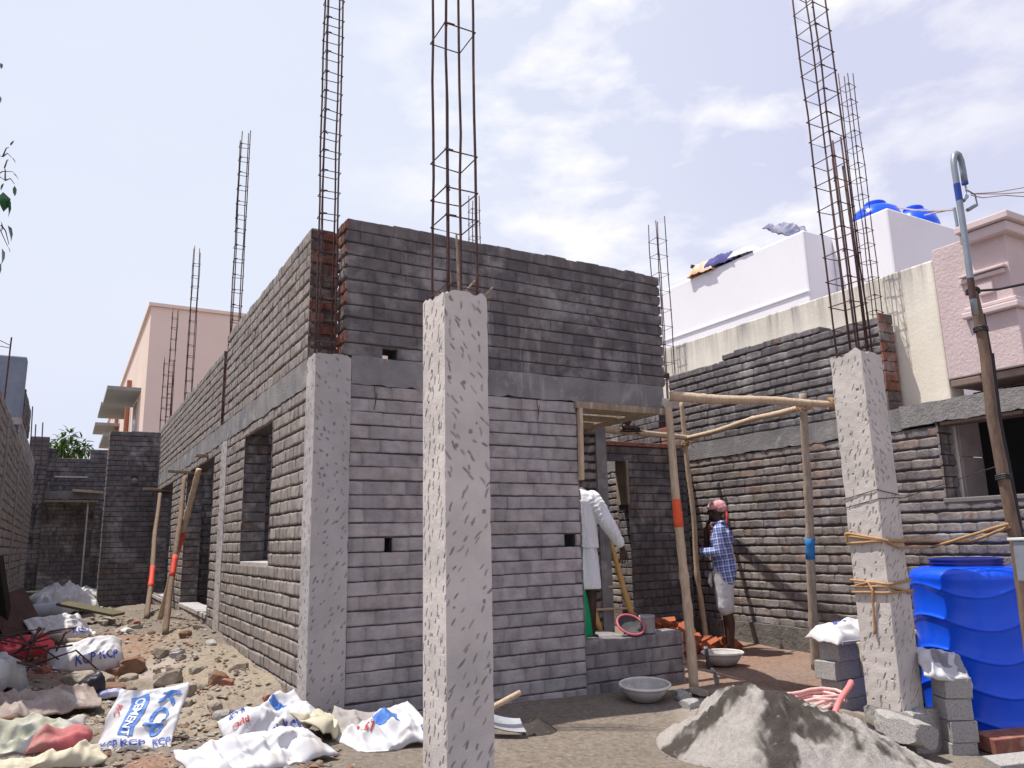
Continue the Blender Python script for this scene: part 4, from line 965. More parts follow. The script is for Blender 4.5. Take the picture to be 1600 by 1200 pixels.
def sack(name, label, cat, p, rz, L, W, H, seed, tilt=(0, 0), prints=(), m=SACK, fold=1., group=None, drape=True, corner=.15, bend=None, pw=3, th=.012):
    """a crumpled cloth sack: L along local x, W along local y, filled to height H"""
    if name == 'cement_sack' and H < .13 and seed != 83: H *= .45
    rot = Euler((tilt[0], tilt[1], 0)).to_matrix(); rot = Matrix.Rotation(rz, 3, 'Z') @ rot
    sv = Vector((seed*3.17, seed*1.31, seed*.77))
    def flat(x, y):      # local outline warp + height
        u, v = 2*x/L, 2*y/W
        h = H*max(0, 1-abs(u)**pw)**.6*max(0, 1-abs(v)**pw)**.6 if H > 0 else 0
        fa = seed*1.9; xr, yr = x*math.cos(fa)-y*math.sin(fa), x*math.sin(fa)+y*math.cos(fa)
        q = Vector((xr*3+.35*noise.noise(Vector((x*4, y*4, seed))), yr*8, 0))+sv; q2 = Vector((yr*4, xr*9, 2))-sv
        h += fold*(.030*noise.noise(Vector((x*4.5, y*4.5, 0))+sv)+.024*(1-2.8*abs(noise.noise(q)))+.012*(1-2.8*abs(noise.noise(q2*1.2)))+.007*(1-2.8*abs(noise.noise(q*2.6)))+.002*noise.noise(q*9))*(.4+.6*max(0, 1-max(abs(u), abs(v))**4))
        ex = corner*W*.5*noise.noise(Vector((u*1.3, v*1.3, seed)))
        ey = corner*L*.5*noise.noise(Vector((u*1.3, v*1.3, seed+9)))
        X, Y, Z = x+ex*.5, y+ey*.5, h
        if bend:
            bx_, ang = bend
            if X > bx_:
                d = X-bx_; a = ang*min(1, d/.06); X, Z = bx_+d*math.cos(ang)-Z*math.sin(a)*.6, Z*math.cos(a)+d*math.sin(ang)
        return Vector((X, Y, Z))
    def wpos(x, y, lift=0):
        l = flat(x, y); w_ = rot @ (l+Vector((0, 0, lift)))+Vector(p)
        if drape: 
            g = G(w_.x, w_.y); 
            if w_.z < g+.006+lift: w_.z = g+.006+lift
        return w_
    nu, nv = max(16, int(L/.011)), max(14, int(W/.011))
    mb = MB()
    mb.grid(lambda a, b: wpos((a-.5)*L, (b-.5)*W), nu, nv)
    o = len(mb.v)
    mb.grid(lambda a, b: wpos((a-.5)*L, (b-.5)*W)-rot @ Vector((0, 0, th+H*.0)), nu, nv, flip=True)
    # close the rim
    def idx(i, j): return i*(nv+1)+j
    rim = [idx(i, 0) for i in range(nu)]+[idx(nu, j) for j in range(nv)]+[idx(i, nv) for i in range(nu, 0, -1)]+[idx(0, j) for j in range(nv, 0, -1)]
    for a, b in zip(rim, rim[1:]+rim[:1]): mb.f.append((a, o+a, o+b, b)); mb.m.append(0)
    th_ = thing(name, label, cat, p, group)
    obj('cloth', mb, m, th_, smooth=True)
    for (s, size, lx, ly, ang, pm, kind) in prints:
        v, f = letters(s, size) if kind == 't' else rect(*s)
        ca, sa = math.cos(ang), math.sin(ang); pm_ = MB(); vs_ = []
        for q in v:
            x, y = q.x*ca-q.y*sa+lx, q.x*sa+q.y*ca+ly
            x = max(-L/2, min(L/2, x)); y = max(-W/2, min(W/2, y))
            vs_.append(wpos(x, y, .007 if kind == 't' and pm is not PLW else (.0045 if kind != 't' else .009)))
        pm_.add(vs_, f); obj('printed_letters' if kind == 't' else 'printed_panel', pm_, pm, th_)
    return th_
CS = 'empty white cement sacks'
p = gp(228, 1168)
sack('cement_sack', 'white cement sack standing tilted with large blue KCP and a blue panel, front left', 'sack', p+Vector((-.02, .05, .15)), R(-27), .43, .44, .05, 3, (R(44), R(-4)),
     [('KCP', .155, .095, .03, R(-105), INKL, 't'), ((.085, .27), 0, -.045, .015, 0, INKL, 'r'), ('CEMENT', .064, -.045, .0, R(-90), PLW, 't'), ('KCP KCP', .062, -.07, -.175, 0, INK, 't'), ('KCP', .062, .15, -.172, R(4), INK, 't'), ('PPC', .045, -.15, .05, R(-90), INKR, 't')], group=CS, corner=.34, fold=.7)
p = gp(425, 1150)
sack('cement_sack', 'crumpled white cement sack with blue KCP on raised edges, below the corner column', 'sack', p+Vector((0, .03, .07)), R(18), .54, .36, .10, 8, (R(26), R(-14)),
     [('KCP  KCP', .07, -.02, -.135, R(4), INK, 't'), ('KCP', .055, -.16, .145, R(178), INK, 't'), ('KCP', .055, .02, .148, R(172), INK, 't'), ('PPC', .05, -.2, .03, R(160), INKR, 't'), ((.05, .1), 0, .1, .06, .5, INKL, 'r')], fold=1.7, group=CS, corner=.3)
p = gp(618, 1165)
sack('cement_sack', 'folded white cement sack with a blue patch and red figures, left of the foreground column', 'sack', p+Vector((-.05, .04, .06)), R(8), .56, .36, .06, 14, (R(24), R(-12)),
     [('1.57', .075, -.12, .04, R(-35), INKR, 't'), ((.15, .12), 0, .06, .09, R(-20), INKL, 'r'), ('KCP', .05, .22, -.12, R(80), INK, 't')], fold=1.6, group=CS, corner=.35)
p = gp(400, 1193)
sack('cement_sack', 'plain white sack lying flat at the bottom edge, below the crumpled KCP sack', 'sack', p+Vector((0, -.02, .05)), R(14), .78, .34, .07, 19, (R(18), 0), [], fold=1.5, group=CS, corner=.3)
p = gp(520, 1165)
sack('cement_sack', 'torn grey and cream sack scrap between the two white sacks at the corner column', 'sack', p+Vector((0, .22, .05)), R(50), .42, .26, .05, 23, (R(25), R(20)), [], m=SACKC, fold=2., group=CS, corner=.5)
p = gp(560, 1140)
sack('cardboard_sheet', 'dull grey torn paper sack half hidden behind the folded white sack', 'sack', p+Vector((-.02, .02, .04)), R(-30), .36, .28, .02, 27, (R(20), R(10)), [], m=mat('grey_paper', (.36, .33, .32), (.28, .26, .25), bump=.2), fold=.8, group=CS, corner=.3)
p = gp(134, 1052)
sack('cement_sack', 'stuffed white cement sack lying on its side, KCP KCP along its front, amid stones', 'sack', p+Vector((0, .12, .10)), R(2), .60, .36, .15, 31, (R(42), R(-5)),
     [('KCP KCP', .085, .07, -.115, R(3), INK, 't')], group=CS, corner=.15, fold=1.2)
p = gp(92, 1000)
sack('cement_sack', 'crumpled white cement sack with faint KCP, leaning on the rubbish beside the rusty plate', 'sack', p+Vector((0, .05, .10)), R(38), .66, .40, .12, 37, (R(35), 0), [('KCP', .085, .12, -.13, 0, INK, 't')], group=CS, corner=.3, fold=1.8)
p = gp(100, 962)
sack('plastic_sheet', 'heap of crumpled white plastic sheeting against the foot of the left wall', 'sheet', p+Vector((0, .1, .12)), R(15), .75, .5, .16, 41, (R(20), 0), [], group='loose plastic sheets', corner=.4, fold=2.4)
p = gp(105, 942)
sack('plastic_sheet', 'farthest white plastic sheet lying before the dark rear doorway', 'sheet', p+Vector((.1, .1, .1)), R(-5), 1.0, .5, .1, 43, (R(10), 0), [], group='loose plastic sheets', corner=.3, fold=1.6)
p = gp(48, 1115)
sack('plastic_sheet', 'large dusty pale plastic sheet spread on the ground at the lower left edge', 'sheet', p+Vector((-.1, .02, .06)), R(6), 1.05, .55, .02, 47, (R(8), 0), [], m=mat('dusty_pale_sheet', (.31, .255, .225), (.23, .175, .15), sc=5, rough=.7, bump=.3, spot=(.40, .375, .36), spotsc=4), group='loose plastic sheets', corner=.25, fold=1.6)
p = gp(62, 1168)
sack('cloth_rag', 'pale green and white rag crumpled at the bottom left corner', 'rag', p+Vector((-.1, 0, .06)), R(-24), .62, .30, .03, 53, (R(20), 0), [], m=mat('pale_green_rag', (.27, .33, .19), (.34, .31, .27), sc=3, bump=.3, spot=(.45, .42, .39), spotsc=4, spotr=(.45, .6)), group='rags at the bottom left', corner=.4, fold=1.8)
p = gp(92, 1188)
sack('cloth_rag', 'pink red rag lying across the pale green rag, bottom left', 'rag', p+Vector((0, -.02, .09)), R(-15), .30, .15, .06, 57, (R(25), 0), [], m=mat('pink_red_rag', (.42, .08, .10), (.36, .2, .17), sc=6, bump=.3), group='rags at the bottom left', corner=.4, fold=1.5)
p = gp(130, 1196)
sack('cloth_rag', 'cream rag at the bottom edge between the pink rag and the big printed sack', 'rag', p+Vector((-.15, -.05, .05)), R(8), .5, .2, .02, 59, (R(15), 0), [], m=SACKC, group='rags at the bottom left', corner=.4, fold=1.5)
p = gp(36, 1034)
sack('plastic_bag', 'bright red plastic bag under the rusty bar scrap at the left edge', 'bag', p+Vector((0, .04, .10)), R(6), .5, .26, .10, 61, (R(38), 0), [], m=mat('red_bag', (.62, .07, .09), (.5, .05, .07), rough=.4, bump=.2), corner=.4, fold=1.4)
p = gp(138, 1096)
sack('plastic_bag', 'crumpled black plastic bag among the stones', 'bag', p+Vector((0, .05, .07)), R(35), .20, .14, .11, 67, (R(20), 0), [], m=mat('black_bag', (.03, .03, .045), (.02, .02, .03), rough=.4, bump=.2), corner=.4, fold=1.2)
p = gp(114, 1098)
sack('plastic_bag', 'small white plastic scrap beside the black bag', 'bag', p+Vector((-.02, .02, .03)), R(-20), .16, .10, .03, 71, (R(15), 0), [], corner=.4, fold=.8)
p = gp(172, 1094)
sack('plastic_bag', 'small blue and white wrapper right of the black bag', 'bag', p+Vector((0, .02, .03)), R(10), .22, .10, .03, 73, (R(15), 0), [], m=mat('blue_wrapper', (.6, .6, .66), (.18, .2, .5), sc=10, bump=.2), corner=.4, fold=.8)
p = gp(12, 1090)
sack('plastic_sheet', 'grey translucent crumpled plastic at the left edge below the rusty bars', 'sheet', p+Vector((-.12, .1, .12)), R(60), .45, .35, .15, 77, (R(20), 0), [], m=mat('grey_film', (.4, .4, .41), (.28, .28, .29), rough=.35, bump=.2), group='loose plastic sheets', corner=.4, fold=2)

# tub, plate, post, pipe roll
p = gp(58, 957); tb_ = thing('plastic_tub', 'pale lime green plastic tub tipped beside the white sheets', 'tub', p)
mb = MB(); mb.lathe([(0, .0), (.20, 0), (.24, .16), (.27, .30), (.285, .30), (.29, .32), (.265, .32), (.23, .14), (.19, .02), (0, .02)], p+Vector((0, .2, .05)), 4+24)
obj('body', mb, mat('lime_plastic', (.50, .56, .30), (.42, .48, .25), bump=.1, rough=.5), tb_, smooth=True)
p = gp(142, 975); mb = MB(); slab(mb, p+Vector((-.3, .15, .25)), p+Vector((.28, -.15, .10)), .32, .03); tag(obj('board', mb, mat('olive_board', (.13, .115, .06), (.08, .07, .045), bump=.4), None, bevel=.004), 'olive brown board lying on the rubbish before the stub wall', 'board')
p = gp(36, 1010); mb = MB(); slab(mb, p+Vector((.1, 0, -.05)), p+Vector((-.22, .35, .52)), .36, .012, up=Vector((.2, -1, .4))); tag(obj('steel_plate', mb, mat('rusty_plate', (.11, .065, .055), (.07, .04, .038), sc=6, rough=.8, bump=.3), None), 'flat rusty steel plate leaning at the left edge above the bar scrap', 'plate')
p = gp(8, 1000); a = atY(-6, 870, p.y+.1); mb = MB(); slab(mb, p+Vector((.05, 0, -.1)), a, .10, .1); tag(obj('timber_post', mb, mat('dark_tarred_wood', (.03, .022, .02), (.018, .014, .014), bump=.4), None, bevel=.006), 'dark leaning timber at the extreme left edge', 'timber')
p = gp(58, 975); mb = MB(); mb.tube([p+Vector((-.28, -.1, .12)), p+Vector((.22, .12, .15))], .09, 16); tag(obj('rolled_pipe', mb, mat('grey_roll', (.36, .39, .45), (.27, .3, .35), rough=.5, bump=.1), None, smooth=False), 'grey rolled sheet lying beside the lime green tub', 'roll')
p = gp(75, 1018); pole_pts = polepts(p+Vector((-.05, .2, .1)), p+Vector((.32, -.1, .07)), 10, .03, 4); mb = MB(); mb.tube(pole_pts, [.05-.01*i/10 for i in range(11)], 9); tag(obj('wood_offcut', mb, mat('greyed_wood', (.36, .28, .21), (.24, .18, .13), stretch=(3, 3, 9), sc=3, bump=.5), None, smooth=True), 'short thick weathered branch lying across the rubbish', 'wood')
c0 = gp(40, 1064)
for k in range(34):
    rg = random.Random(100+k); a = c0+Vector((rg.uniform(-.55, .05), rg.uniform(-.1, .5), rg.uniform(.03, .34))); an = rg.uniform(0, 6.28); ln = rg.uniform(.2, .5)
    d = Vector((math.cos(an), math.sin(an), rg.uniform(-.15, .45)))*ln
    pts_ = [a, a+d*.5+Vector((0, 0, rg.uniform(0, .08))), a+d]
    if rg.random() < .6: pts_.append(a+d+Vector((rg.uniform(-.2, .2), rg.uniform(-.15, .15), rg.uniform(-.2, .05))))
    mb = MB(); mb.tube(pts_, rg.choice([.006, .008, .010]), 6)
    tag(obj('rebar_offcut', mb, RUST), 'bent rusty bar in the tangle of scrap at the left edge', 'rebar', 'tangle of rusty scrap bars')

# stones one can tell apart, then loose gravel
def stone(px, py, wpx, hpx, seed, label, m=ROCK, cat='stone', name='stone', grp='stones on the dirt slope'):
    p = gp(px, py+hpx*.35); d = (p-CAM).dot(fw); s = wpx*d/F/2; h = hpx*d/F/2
    o = obj(name, rock_mesh(p+Vector((0, s*.25, h*.55)), (s, s*.85, h*.9), seed, 3), m); tag(o, label, cat, grp); return o
LB = [(125, 1062, 44, 26, 'large tan stone left of the red clod, below the stuffed sack'), (158, 1062, 32, 18, 'tan stone touching the large one below the stuffed sack'),
      (110, 1083, 24, 14, 'flat tan stone above the black bag'), (262, 1061, 40, 24, 'flat grey slab of stone in the middle of the dirt slope'),
      (254, 1020, 22, 18, 'grey stone up the slope, below the props'), (283, 1028, 14, 10, 'little stone beside the grey one up the slope'),
      (278, 1084, 50, 30, 'big tan stone above the printed sack'), (307, 1046, 18, 12, 'small stone right of the flat slab'), (272, 1046, 20, 10, 'small flat dark stone above the grey slab'),
      (200, 1060, 24, 12, 'small tan stone under the red clod'), (160, 975, 14, 12, 'white stone at the foot of the stub wall'), (168, 971, 18, 12, 'pale stone right of the white one at the stub wall'),
      (130, 1000, 22, 12, 'pale flat stone amid red earth'), (292, 1100, 14, 12, 'small stone right of the big tan stone'), (360, 1062, 12, 8, 'little stone on the sand near the side wall'), (245, 1047, 10, 8, 'pebble left of the flat grey slab'),
      (212, 980, 20, 9, 'flat pale stone in the red earth below the stub wall'), (190, 985, 24, 10, 'flat brown stone in the red earth')]
for i, (x, y, w_, h_, l) in enumerate(LB): stone(x, y, w_, h_, i+3, l)
for i, (x, y, w_, h_, l) in enumerate([(206, 1040, 44, 28, 'big reddish brown clod of earth right of the stuffed sack'), (172, 1077, 46, 18, 'long reddish clod above the blue wrapper'), (230, 1096, 50, 16, 'dark clod behind the big printed sack'), (255, 1104, 36, 18, 'brown clod touching the top of the big printed sack'), (180, 1050, 24, 14, 'small red clod beside the stuffed sack')]):
    stone(x, y, w_, h_, 60+i, l, CLOD, 'clod', 'earth_clod', 'earth clods')
rg = random.Random(77)
for k in range(60):
    x, y = rg.uniform(-.5, 1.45), rg.uniform(4.6, 11.5); s_ = rg.uniform(.025, .07)*(1 if k % 4 else 1.35)
    if noise.noise(Vector((x*1.2, y*1.2, 6))) < -.12: continue
    m_ = rg.choice([ROCK, ROCK, CLOD, BLOCK, OLDB])
    tag(obj('stone', rock_mesh((x, y, G(x, y)+s_*.3), (s_, s_*.8, s_*rg.uniform(.45, .75)), 200+k, 2, rg.uniform(.6, .85)), m_), 'loose lump of stone or broken brick strewn over the dirt slope', 'stone', 'loose lumps on the dirt slope')
for k in range(9):
    x, y = rg.uniform(-.45, .75), rg.uniform(5.6, 11.5); g_ = G(x, y)
    sack('plastic_scrap', 'small torn scrap of white plastic trodden into the dirt slope', 'scrap', Vector((x, y, g_+.02)), rg.uniform(0, 6), rg.uniform(.10, .24), rg.uniform(.06, .13), .01, 300+k, (R(rg.uniform(5, 25)), 0), [], m=rg.choice([SACK, SACK, SACKC]), group='plastic scraps on the dirt slope', corner=.6, fold=.7)
mb = MB(); rg = random.Random(9)
def pebble(mb, p, s):
    vs_ = [Vector((rg.uniform(-.3, .3), rg.uniform(-.3, .3), 1)), *[Vector((math.cos(a+rg.uniform(-.4, .4)), math.sin(a+rg.uniform(-.4, .4)), rg.uniform(-.2, .5))) for a in (0, 1.57, 3.14, 4.71)], Vector((0, 0, -.7))]
    k = rg.uniform(.6, 1.3); c = rg.choice([(.30, .26, .21), (.34, .28, .2), (.2, .16, .13), (.28, .16, .11), (.38, .36, .34)])
    mb.add([p+Vector((v.x*s, v.y*s*.8, v.z*s*.6)) for v in vs_], [(0, 1, 2), (0, 2, 3), (0, 3, 4), (0, 4, 1), (5, 2, 1), (5, 3, 2), (5, 4, 3), (5, 1, 4)], 0, tuple(k*x for x in c))
for k in range(9000):
    x = rg.uniform(-.75, 1.5) if k % 8 else rg.uniform(1.8, 6); y = rg.uniform(3.4, 14) if k % 3 else rg.uniform(3.4, 7.5)
    if x > 1.5 and (y > 5.4 and x < 5.1): continue
    if noise.noise(Vector((x*1.5, y*1.5, 2))) < -.15 and rg.random() < .8: continue
    s = min(.05, .006+.014*rg.random()**3*2.2) if x < 1.5 else .004+.006*rg.random()**2
    pebble(mb, Vector((x, y, G(x, y)+s*.2)), s)
tag(obj('rubble', mb, mat('loose_gravel', (1, 1, 1), (.75, .75, .75), sc=40, attr='tint', bump=.5), None, base=Vector((0, 0, 0))), 'loose gravel and crumbs of mortar strewn over the earth', 'gravel', kind='stuff')

# ================================================================== SAND HEAP AND TOOLS
hc = Vector((4.05, 3.80, 0))
def heap(x, y):
    a, b = x-hc.x, y-hc.y
    a2, b2 = a*.80-b*.60, a*.60+b*.80        # long axis runs towards the pale column
    k = math.sqrt((a2/(1.18 if a2 > 0 else .72))**2+(b2/.62)**2)
    h = max(0, 1-k); h = .54*(h-.10*h*h) if h > 0 else 0
    if k < .36: h = min(h, .345+.06*noise.noise(Vector((x*9, y*9, 0))))
    r = min(1, max(0, 1-k)*4)
    return h+r*(.07*noise.noise(Vector((x*3.2, y*3.2, 1)))+.04*noise.noise(Vector((x*9, y*9, 3)))+.022*noise.noise(Vector((x*24, y*24, 3)))+.012*noise.noise(Vector((x*50, y*50, 3)))), k
mb = MB(); n = 150
def hf(a, b):
    x, y = hc.x-1.1+2.6*a, hc.y-1.15+2.1*b; h, k = heap(x, y); return (x, y, G(x, y)+h-(.02 if k >= .99 else 0))
def ht(a, b):
    x, y = hc.x-1.1+2.6*a, hc.y-1.15+2.1*b; h, k = heap(x, y)
    d = noise.noise(Vector((x*2.6, y*2.6, 7)))*.9+.35*noise.noise(Vector((x*9, y*9, 7)))+.25*noise.noise(Vector((x*30, y*30, 7)))
    an = math.atan2(y-hc.y, x-hc.x); st = noise.noise(Vector((math.cos(an)*2.6, math.sin(an)*2.6, k*.9)))*1.5
    v = sm(-.16, .26, d*1.1+st*.6-.05-k*.55+1.15*max(0, 1-math.hypot((x-3.96)/.55, (y-3.66)/.42))); return (v,)*3
mb.grid(hf, 170, 140, tintfn=ht)
tag(obj('sand_heap', mb, SANDM, None, smooth=True, attr='damp'), 'heap of pale grey sand with dark damp patches, before the doorway', 'sand heap')
mb = MB(); pc = gp(838, 1142)
mb.grid(lambda a, b: ((lambda x, y: (x, y, G(x, y)-.01+.11*max(0, 1-math.hypot((x-pc.x)/.16, (y-pc.y)/.16))+.03*noise.noise(Vector((x*18, y*18, 0)))*max(0, 1-math.hypot((x-pc.x)/.2, (y-pc.y)/.2))))(pc.x-.2+.4*a, pc.y-.2+.4*b)), 40, 40)
for i in range(len(mb.t)): mb.t[i] = (1, 1, 1)
tag(obj('mortar_lump', mb, SANDM, None, smooth=True, attr='damp'), 'small dark lump of wet mortar beside the hoe blade', 'mortar')
# hoe
p = gp(800, 1152); ho = thing('hoe', 'hoe with pale wooden handle and bright steel blade, half hidden by the foreground column', 'hoe', p)
mb = MB(); n = 12
def blade(a, b, dz=0):
    x, y = (a-.5)*.30, b*.24; w_ = 1-.25*(b)*abs(a-.5)
    return Vector(p)+Matrix.Rotation(R(-20), 3, 'Z') @ Vector((x*w_-.06, y*.55-.05, .10-.02*math.sin(b*2)+.02*(a-.5)**2*4+y*.32+dz-.08*a))
mb.grid(lambda a, b: blade(a, b, .0), 12, 8); mb.grid(lambda a, b: blade(a, b, -.006), 12, 8, flip=True); obj('blade', mb, STEEL, ho, smooth=True)
h1 = atY(813, 1082, p.y+.02); h0 = p+Vector((-.42, .10, .08))
mb = MB(); mb.tube(polepts(h0, h1, 8, .002, 3), .019, 10); obj('handle', mb, WOOD, ho, smooth=True)
mb = MB(); mb.tube([h0+Vector((-.02, 0, -.01)), h0+Vector((.05, .0, .02))], .03, 10); mb.tube([h0, p+Vector((-.12, .05, .09))], .014, 8); obj('socket', mb, STEEL, ho)
# pans
def pan(pos, rad, hgt, label, rz=0, m=PANM, rim=PANR, tilt=(0, 0), name='mixing_pan'):
    t_ = thing(name, label, 'pan', pos, 'mortar pans'); rot = Euler((*tilt, rz)).to_matrix()
    def tr(mb): 
        mb.v = [tuple(Vector(pos)+rot @ (Vector(v)*1)) for v in mb.v]; return mb
    mb = MB(); mb.lathe([(0, .004), (rad*.42, 0), (rad*.62, .012), (rad*.82, hgt*.5), (rad*.97, hgt*.97), (rad*.95, hgt*.97), (rad*.79, hgt*.5), (rad*.58, .024), (0, .018)], n=48); obj('bowl', tr(mb), m, t_, smooth=True)
    mb = MB(); mb.tube([(rad*math.cos(a), rad*math.sin(a), hgt) for a in np.linspace(0, 2*math.pi, 49)[:-1]], .011, 8, closed=True); obj('rim', tr(mb), rim, t_, smooth=True)
    return t_
b1 = gp(1023, 1100); b1 = b1+Vector((.02, .14, .006)); pan(b1, .205, .125, 'grey mortar pan on the sand floor before the low wall, nearer the viewer', tilt=(R(4), R(-2)))
b2 = gp(1142, 1043); b2 = b2+Vector((.02, .12, .006)); pan(b2, .20, .12, 'grey mortar pan on the red floor at the feet of the plaid-shirted man')
b3 = Vector((4.53, 5.80, .33)); pan(b3, .125, .06, 'pan with a pink rim full of dark mortar, tilted on the low wall', m=mat('dark_mortar_fill', (.09, .09, .09), (.05, .05, .05), bump=.8, bsc=50), rim=PINKB, tilt=(R(38), R(-8)))
# pot on the low wall
p = Vector((4.72, 5.77, .292)); mb = MB(); mb.lathe([(0, 0), (.068, 0), (.07, .008), (.071, .125), (.074, .13), (.074, .155), (.069, .157), (.066, .13), (.064, .02), (0, .02)], p, 28)
cn = thing('paint_pot', 'small mortar-caked round tin standing on the low wall', 'tin', p); obj('body', mb, mat('caked_tin', (.42, .39, .37), (.28, .25, .24), sc=9, bump=.5, spot=(.38, .2, .17), spotsc=6, spotr=(.6, .75)), cn, smooth=True)
mb = MB(); mb.tube([p+Vector((.073*math.cos(a), .073*math.sin(a), .13)) for a in np.linspace(0, 6.283, 25)[:-1]], .004, 6, closed=True); obj('rim', mb, GREYM, cn)
# trowel
tp = gp(1107, 1072); a = atY(1103, 1014, tp.y+.1); b_ = atY(1108, 1046, tp.y+.05)
tr_ = thing('trowel', 'trowel stuck upright in the sand heap, dark handle with a pale tip', 'trowel', tp)
mb = MB(); mb.tube([b_, b_.lerp(a, .25), b_.lerp(a, .6), a], [.013, .018, .016, .018], 10); obj('handle', mb, mat('dark_handle', (.035, .035, .045), bump=.1, rough=.5), tr_, smooth=True)
mb = MB(); mb.tube([a, a+(a-b_).normalized()*.02], .017, 10); obj('handle_tip', mb, PANR, tr_)
c_ = b_+Vector((.05, -.02, -.02)); mb = MB(); mb.tube([b_, b_+Vector((.03, -.01, .005)), c_], .007, 6); obj('shank', mb, STEEL, tr_)
mb = MB(); e_ = Vector((.3, .9, 0)).normalized(); e1 = Vector((-.02, -.06, -.22))
mb.add([c_+e_*.02, c_-e_*.02, c_-e_*.055+e1*.25, c_+e_*.055+e1*.25, c_-e_*.045+e1*.7, c_+e_*.045+e1*.7, c_+e1], [(0, 1, 2, 3), (3, 2, 4, 5), (5, 4, 6)])
o_ = obj('blade', mb, GREYM, tr_); s_ = o_.modifiers.new('thickness', 'SOLIDIFY'); s_.thickness = .004
# rubble stones at the foot of the red-banded prop
for i, (x, y, w_, h_, l) in enumerate([(1096, 1082, 36, 14, 'pale flat stone under the foot of the red-banded prop'), (1071, 1088, 26, 18, 'grey stone between the nearer pan and the sand heap'), (1079, 1100, 26, 16, 'lower grey stone between the nearer pan and the sand heap'), (1062, 1082, 18, 12, 'grey stone at the end of the low wall')]): stone(x, y, w_, h_, 90+i, l, BLOCK if i else ROCK, grp='stones at the prop foot')

# ================================================================== BRICKS, BLOCKS, HOSE
def brick_obj(pos, rot, m, label, group, size=(.225, .108, .072), name='brick', cat='brick', seed=0):
    me_key = 'bk%s%d' % (name, seed % 5)
    rg = random.Random(seed % 5); mb = MB(); a, b, c = [s/2 for s in size]
    mb.box((-a, -b, -c), (a, b, c)); mb.v = [tuple(q+rg.uniform(-.004, .004) for q in v) for v in mb.v]
    o = obj(name, mb, m, None, local=True, bevel=.006); o.location = pos; o.rotation_euler = rot; return tag(o, label, cat, group)
rg = random.Random(3); pc = gp(1090, 1018)+Vector((.02, .1, 0)); k = 0
BL = 'broken orange red brick in the tumbled pile behind the low wall'
spots = []
for layer, (cnt, rad) in enumerate(((20, .52), (13, .36), (8, .24), (4, .13))):
    for i in range(cnt):
        a = 6.283*i/cnt+rg.uniform(-.3, .3); r_ = rad*math.sqrt(rg.uniform(.15, 1))
        x, y = pc.x+r_*math.cos(a)*.9-.25*(layer > 0)*.5, pc.y+r_*math.sin(a)*.9+.12*layer
        if x < 5.12 and y < 5.95: x = 5.15+rg.uniform(0, .15)
        spots.append((x, y, G(x, y)+.045+.075*layer+rg.uniform(-.01, .015)))
for i, s_ in enumerate(spots):
    brick_obj(s_, (rg.uniform(-.5, .5), rg.uniform(-.5, .5), rg.uniform(0, 6.28)), REDB, BL, 'tumbled red bricks', size=(rg.choice([.225, .16, .12]), .108, .072), seed=i, name='red_brick')
# concrete blocks round the pale column
BW = mat
def blk(x, y, z, rz=0, seed=0, sz=(.30, .2, .145), lab='rough grey concrete block in the dry stack behind the pale column'):
    return brick_obj((x, y, z+sz[2]/2), (0, 0, rz), BLOCK, lab, 'stacked grey concrete blocks', size=sz, name='concrete_block', seed=seed)
rg = random.Random(11); zb = -.36
for c in range(4):
    for k in range(4):
        x = 5.84+.345*k+(.05 if c % 2 else 0); 
        blk(x, 4.62+rg.uniform(-.015, .015), zb+c*.15, rg.uniform(-.03, .03), c*4+k, sz=(.335, .2, .145))
for c in range(4):
    for k in range(1):
        blk(5.90+rg.uniform(-.01, .01)+(.015 if c % 2 else 0), 3.69+rg.uniform(-.01, .01), -.53+c*.15, R(-30), c+3, sz=(.20, .2, .145), lab='rough grey block in the short stack between pale column and blue tank')
# broken block under the column base and slab by the tank
mb = rock_mesh((5.46, 3.80, -.27), (.19, .12, .085), 77, 3, .7); tag(obj('broken_block', mb, BLOCK), 'broken lump of concrete at the foot of the pale column', 'block')
p = gp(1568, 1160); brick_obj(p+Vector((-.16, -.14, .06)), (R(2), R(-2), R(-22)), OLDB, 'dusty red brick block lying before the blue tank', None, size=(.42, .22, .11), name='brick_block', cat='brick')
p = gp(1600, 1198); brick_obj(p+Vector((.08, -.08, -.0)), (R(3), R(-4), R(-28)), BLOCK, 'grey concrete slab at the bottom right corner', None, size=(.7, .2, .16), name='concrete_slab', cat='slab')
# sacks on the blocks
zt_ = zb+.6
sack('cement_sack', 'white sack with handwritten figures on the grey blocks, left of the pale column', 'sack', Vector((5.95, 4.58, zt_+.02)), R(-8), .62, .36, .11, 83, (R(5), 0), [('6.731', .075, -.08, .02, R(8), INK, 't')], group='sacks on the blocks', drape=False, fold=1.1, corner=.25)
mb = MB(); slab(mb, (5.68, 4.5, zt_+.012), (6.35, 4.42, zt_+.014), .16, .022); tag(obj('board', mb, mat('lilac_board', (.33, .31, .38), (.26, .24, .3), bump=.1), None), 'lilac grey board under the white sack on the blocks', 'board')
sack('cement_sack', 'cream torn sack corner folded on top of the white sack by the pale column', 'sack', Vector((6.02, 4.4, zt_+.10)), R(40), .24, .18, .06, 87, (R(10), R(-12)), [], m=SACKC, group='sacks on the blocks', drape=False, fold=1.6, corner=.4)
sack('cement_sack', 'cream cloth flap hanging down the block stack beside the pale column', 'sack', Vector((5.78, 4.30, zt_-.14)), R(15), .14, .34, .02, 89, (R(78), 0), [], m=SACKC, group='sacks on the blocks', drape=False, fold=.8, corner=.3)
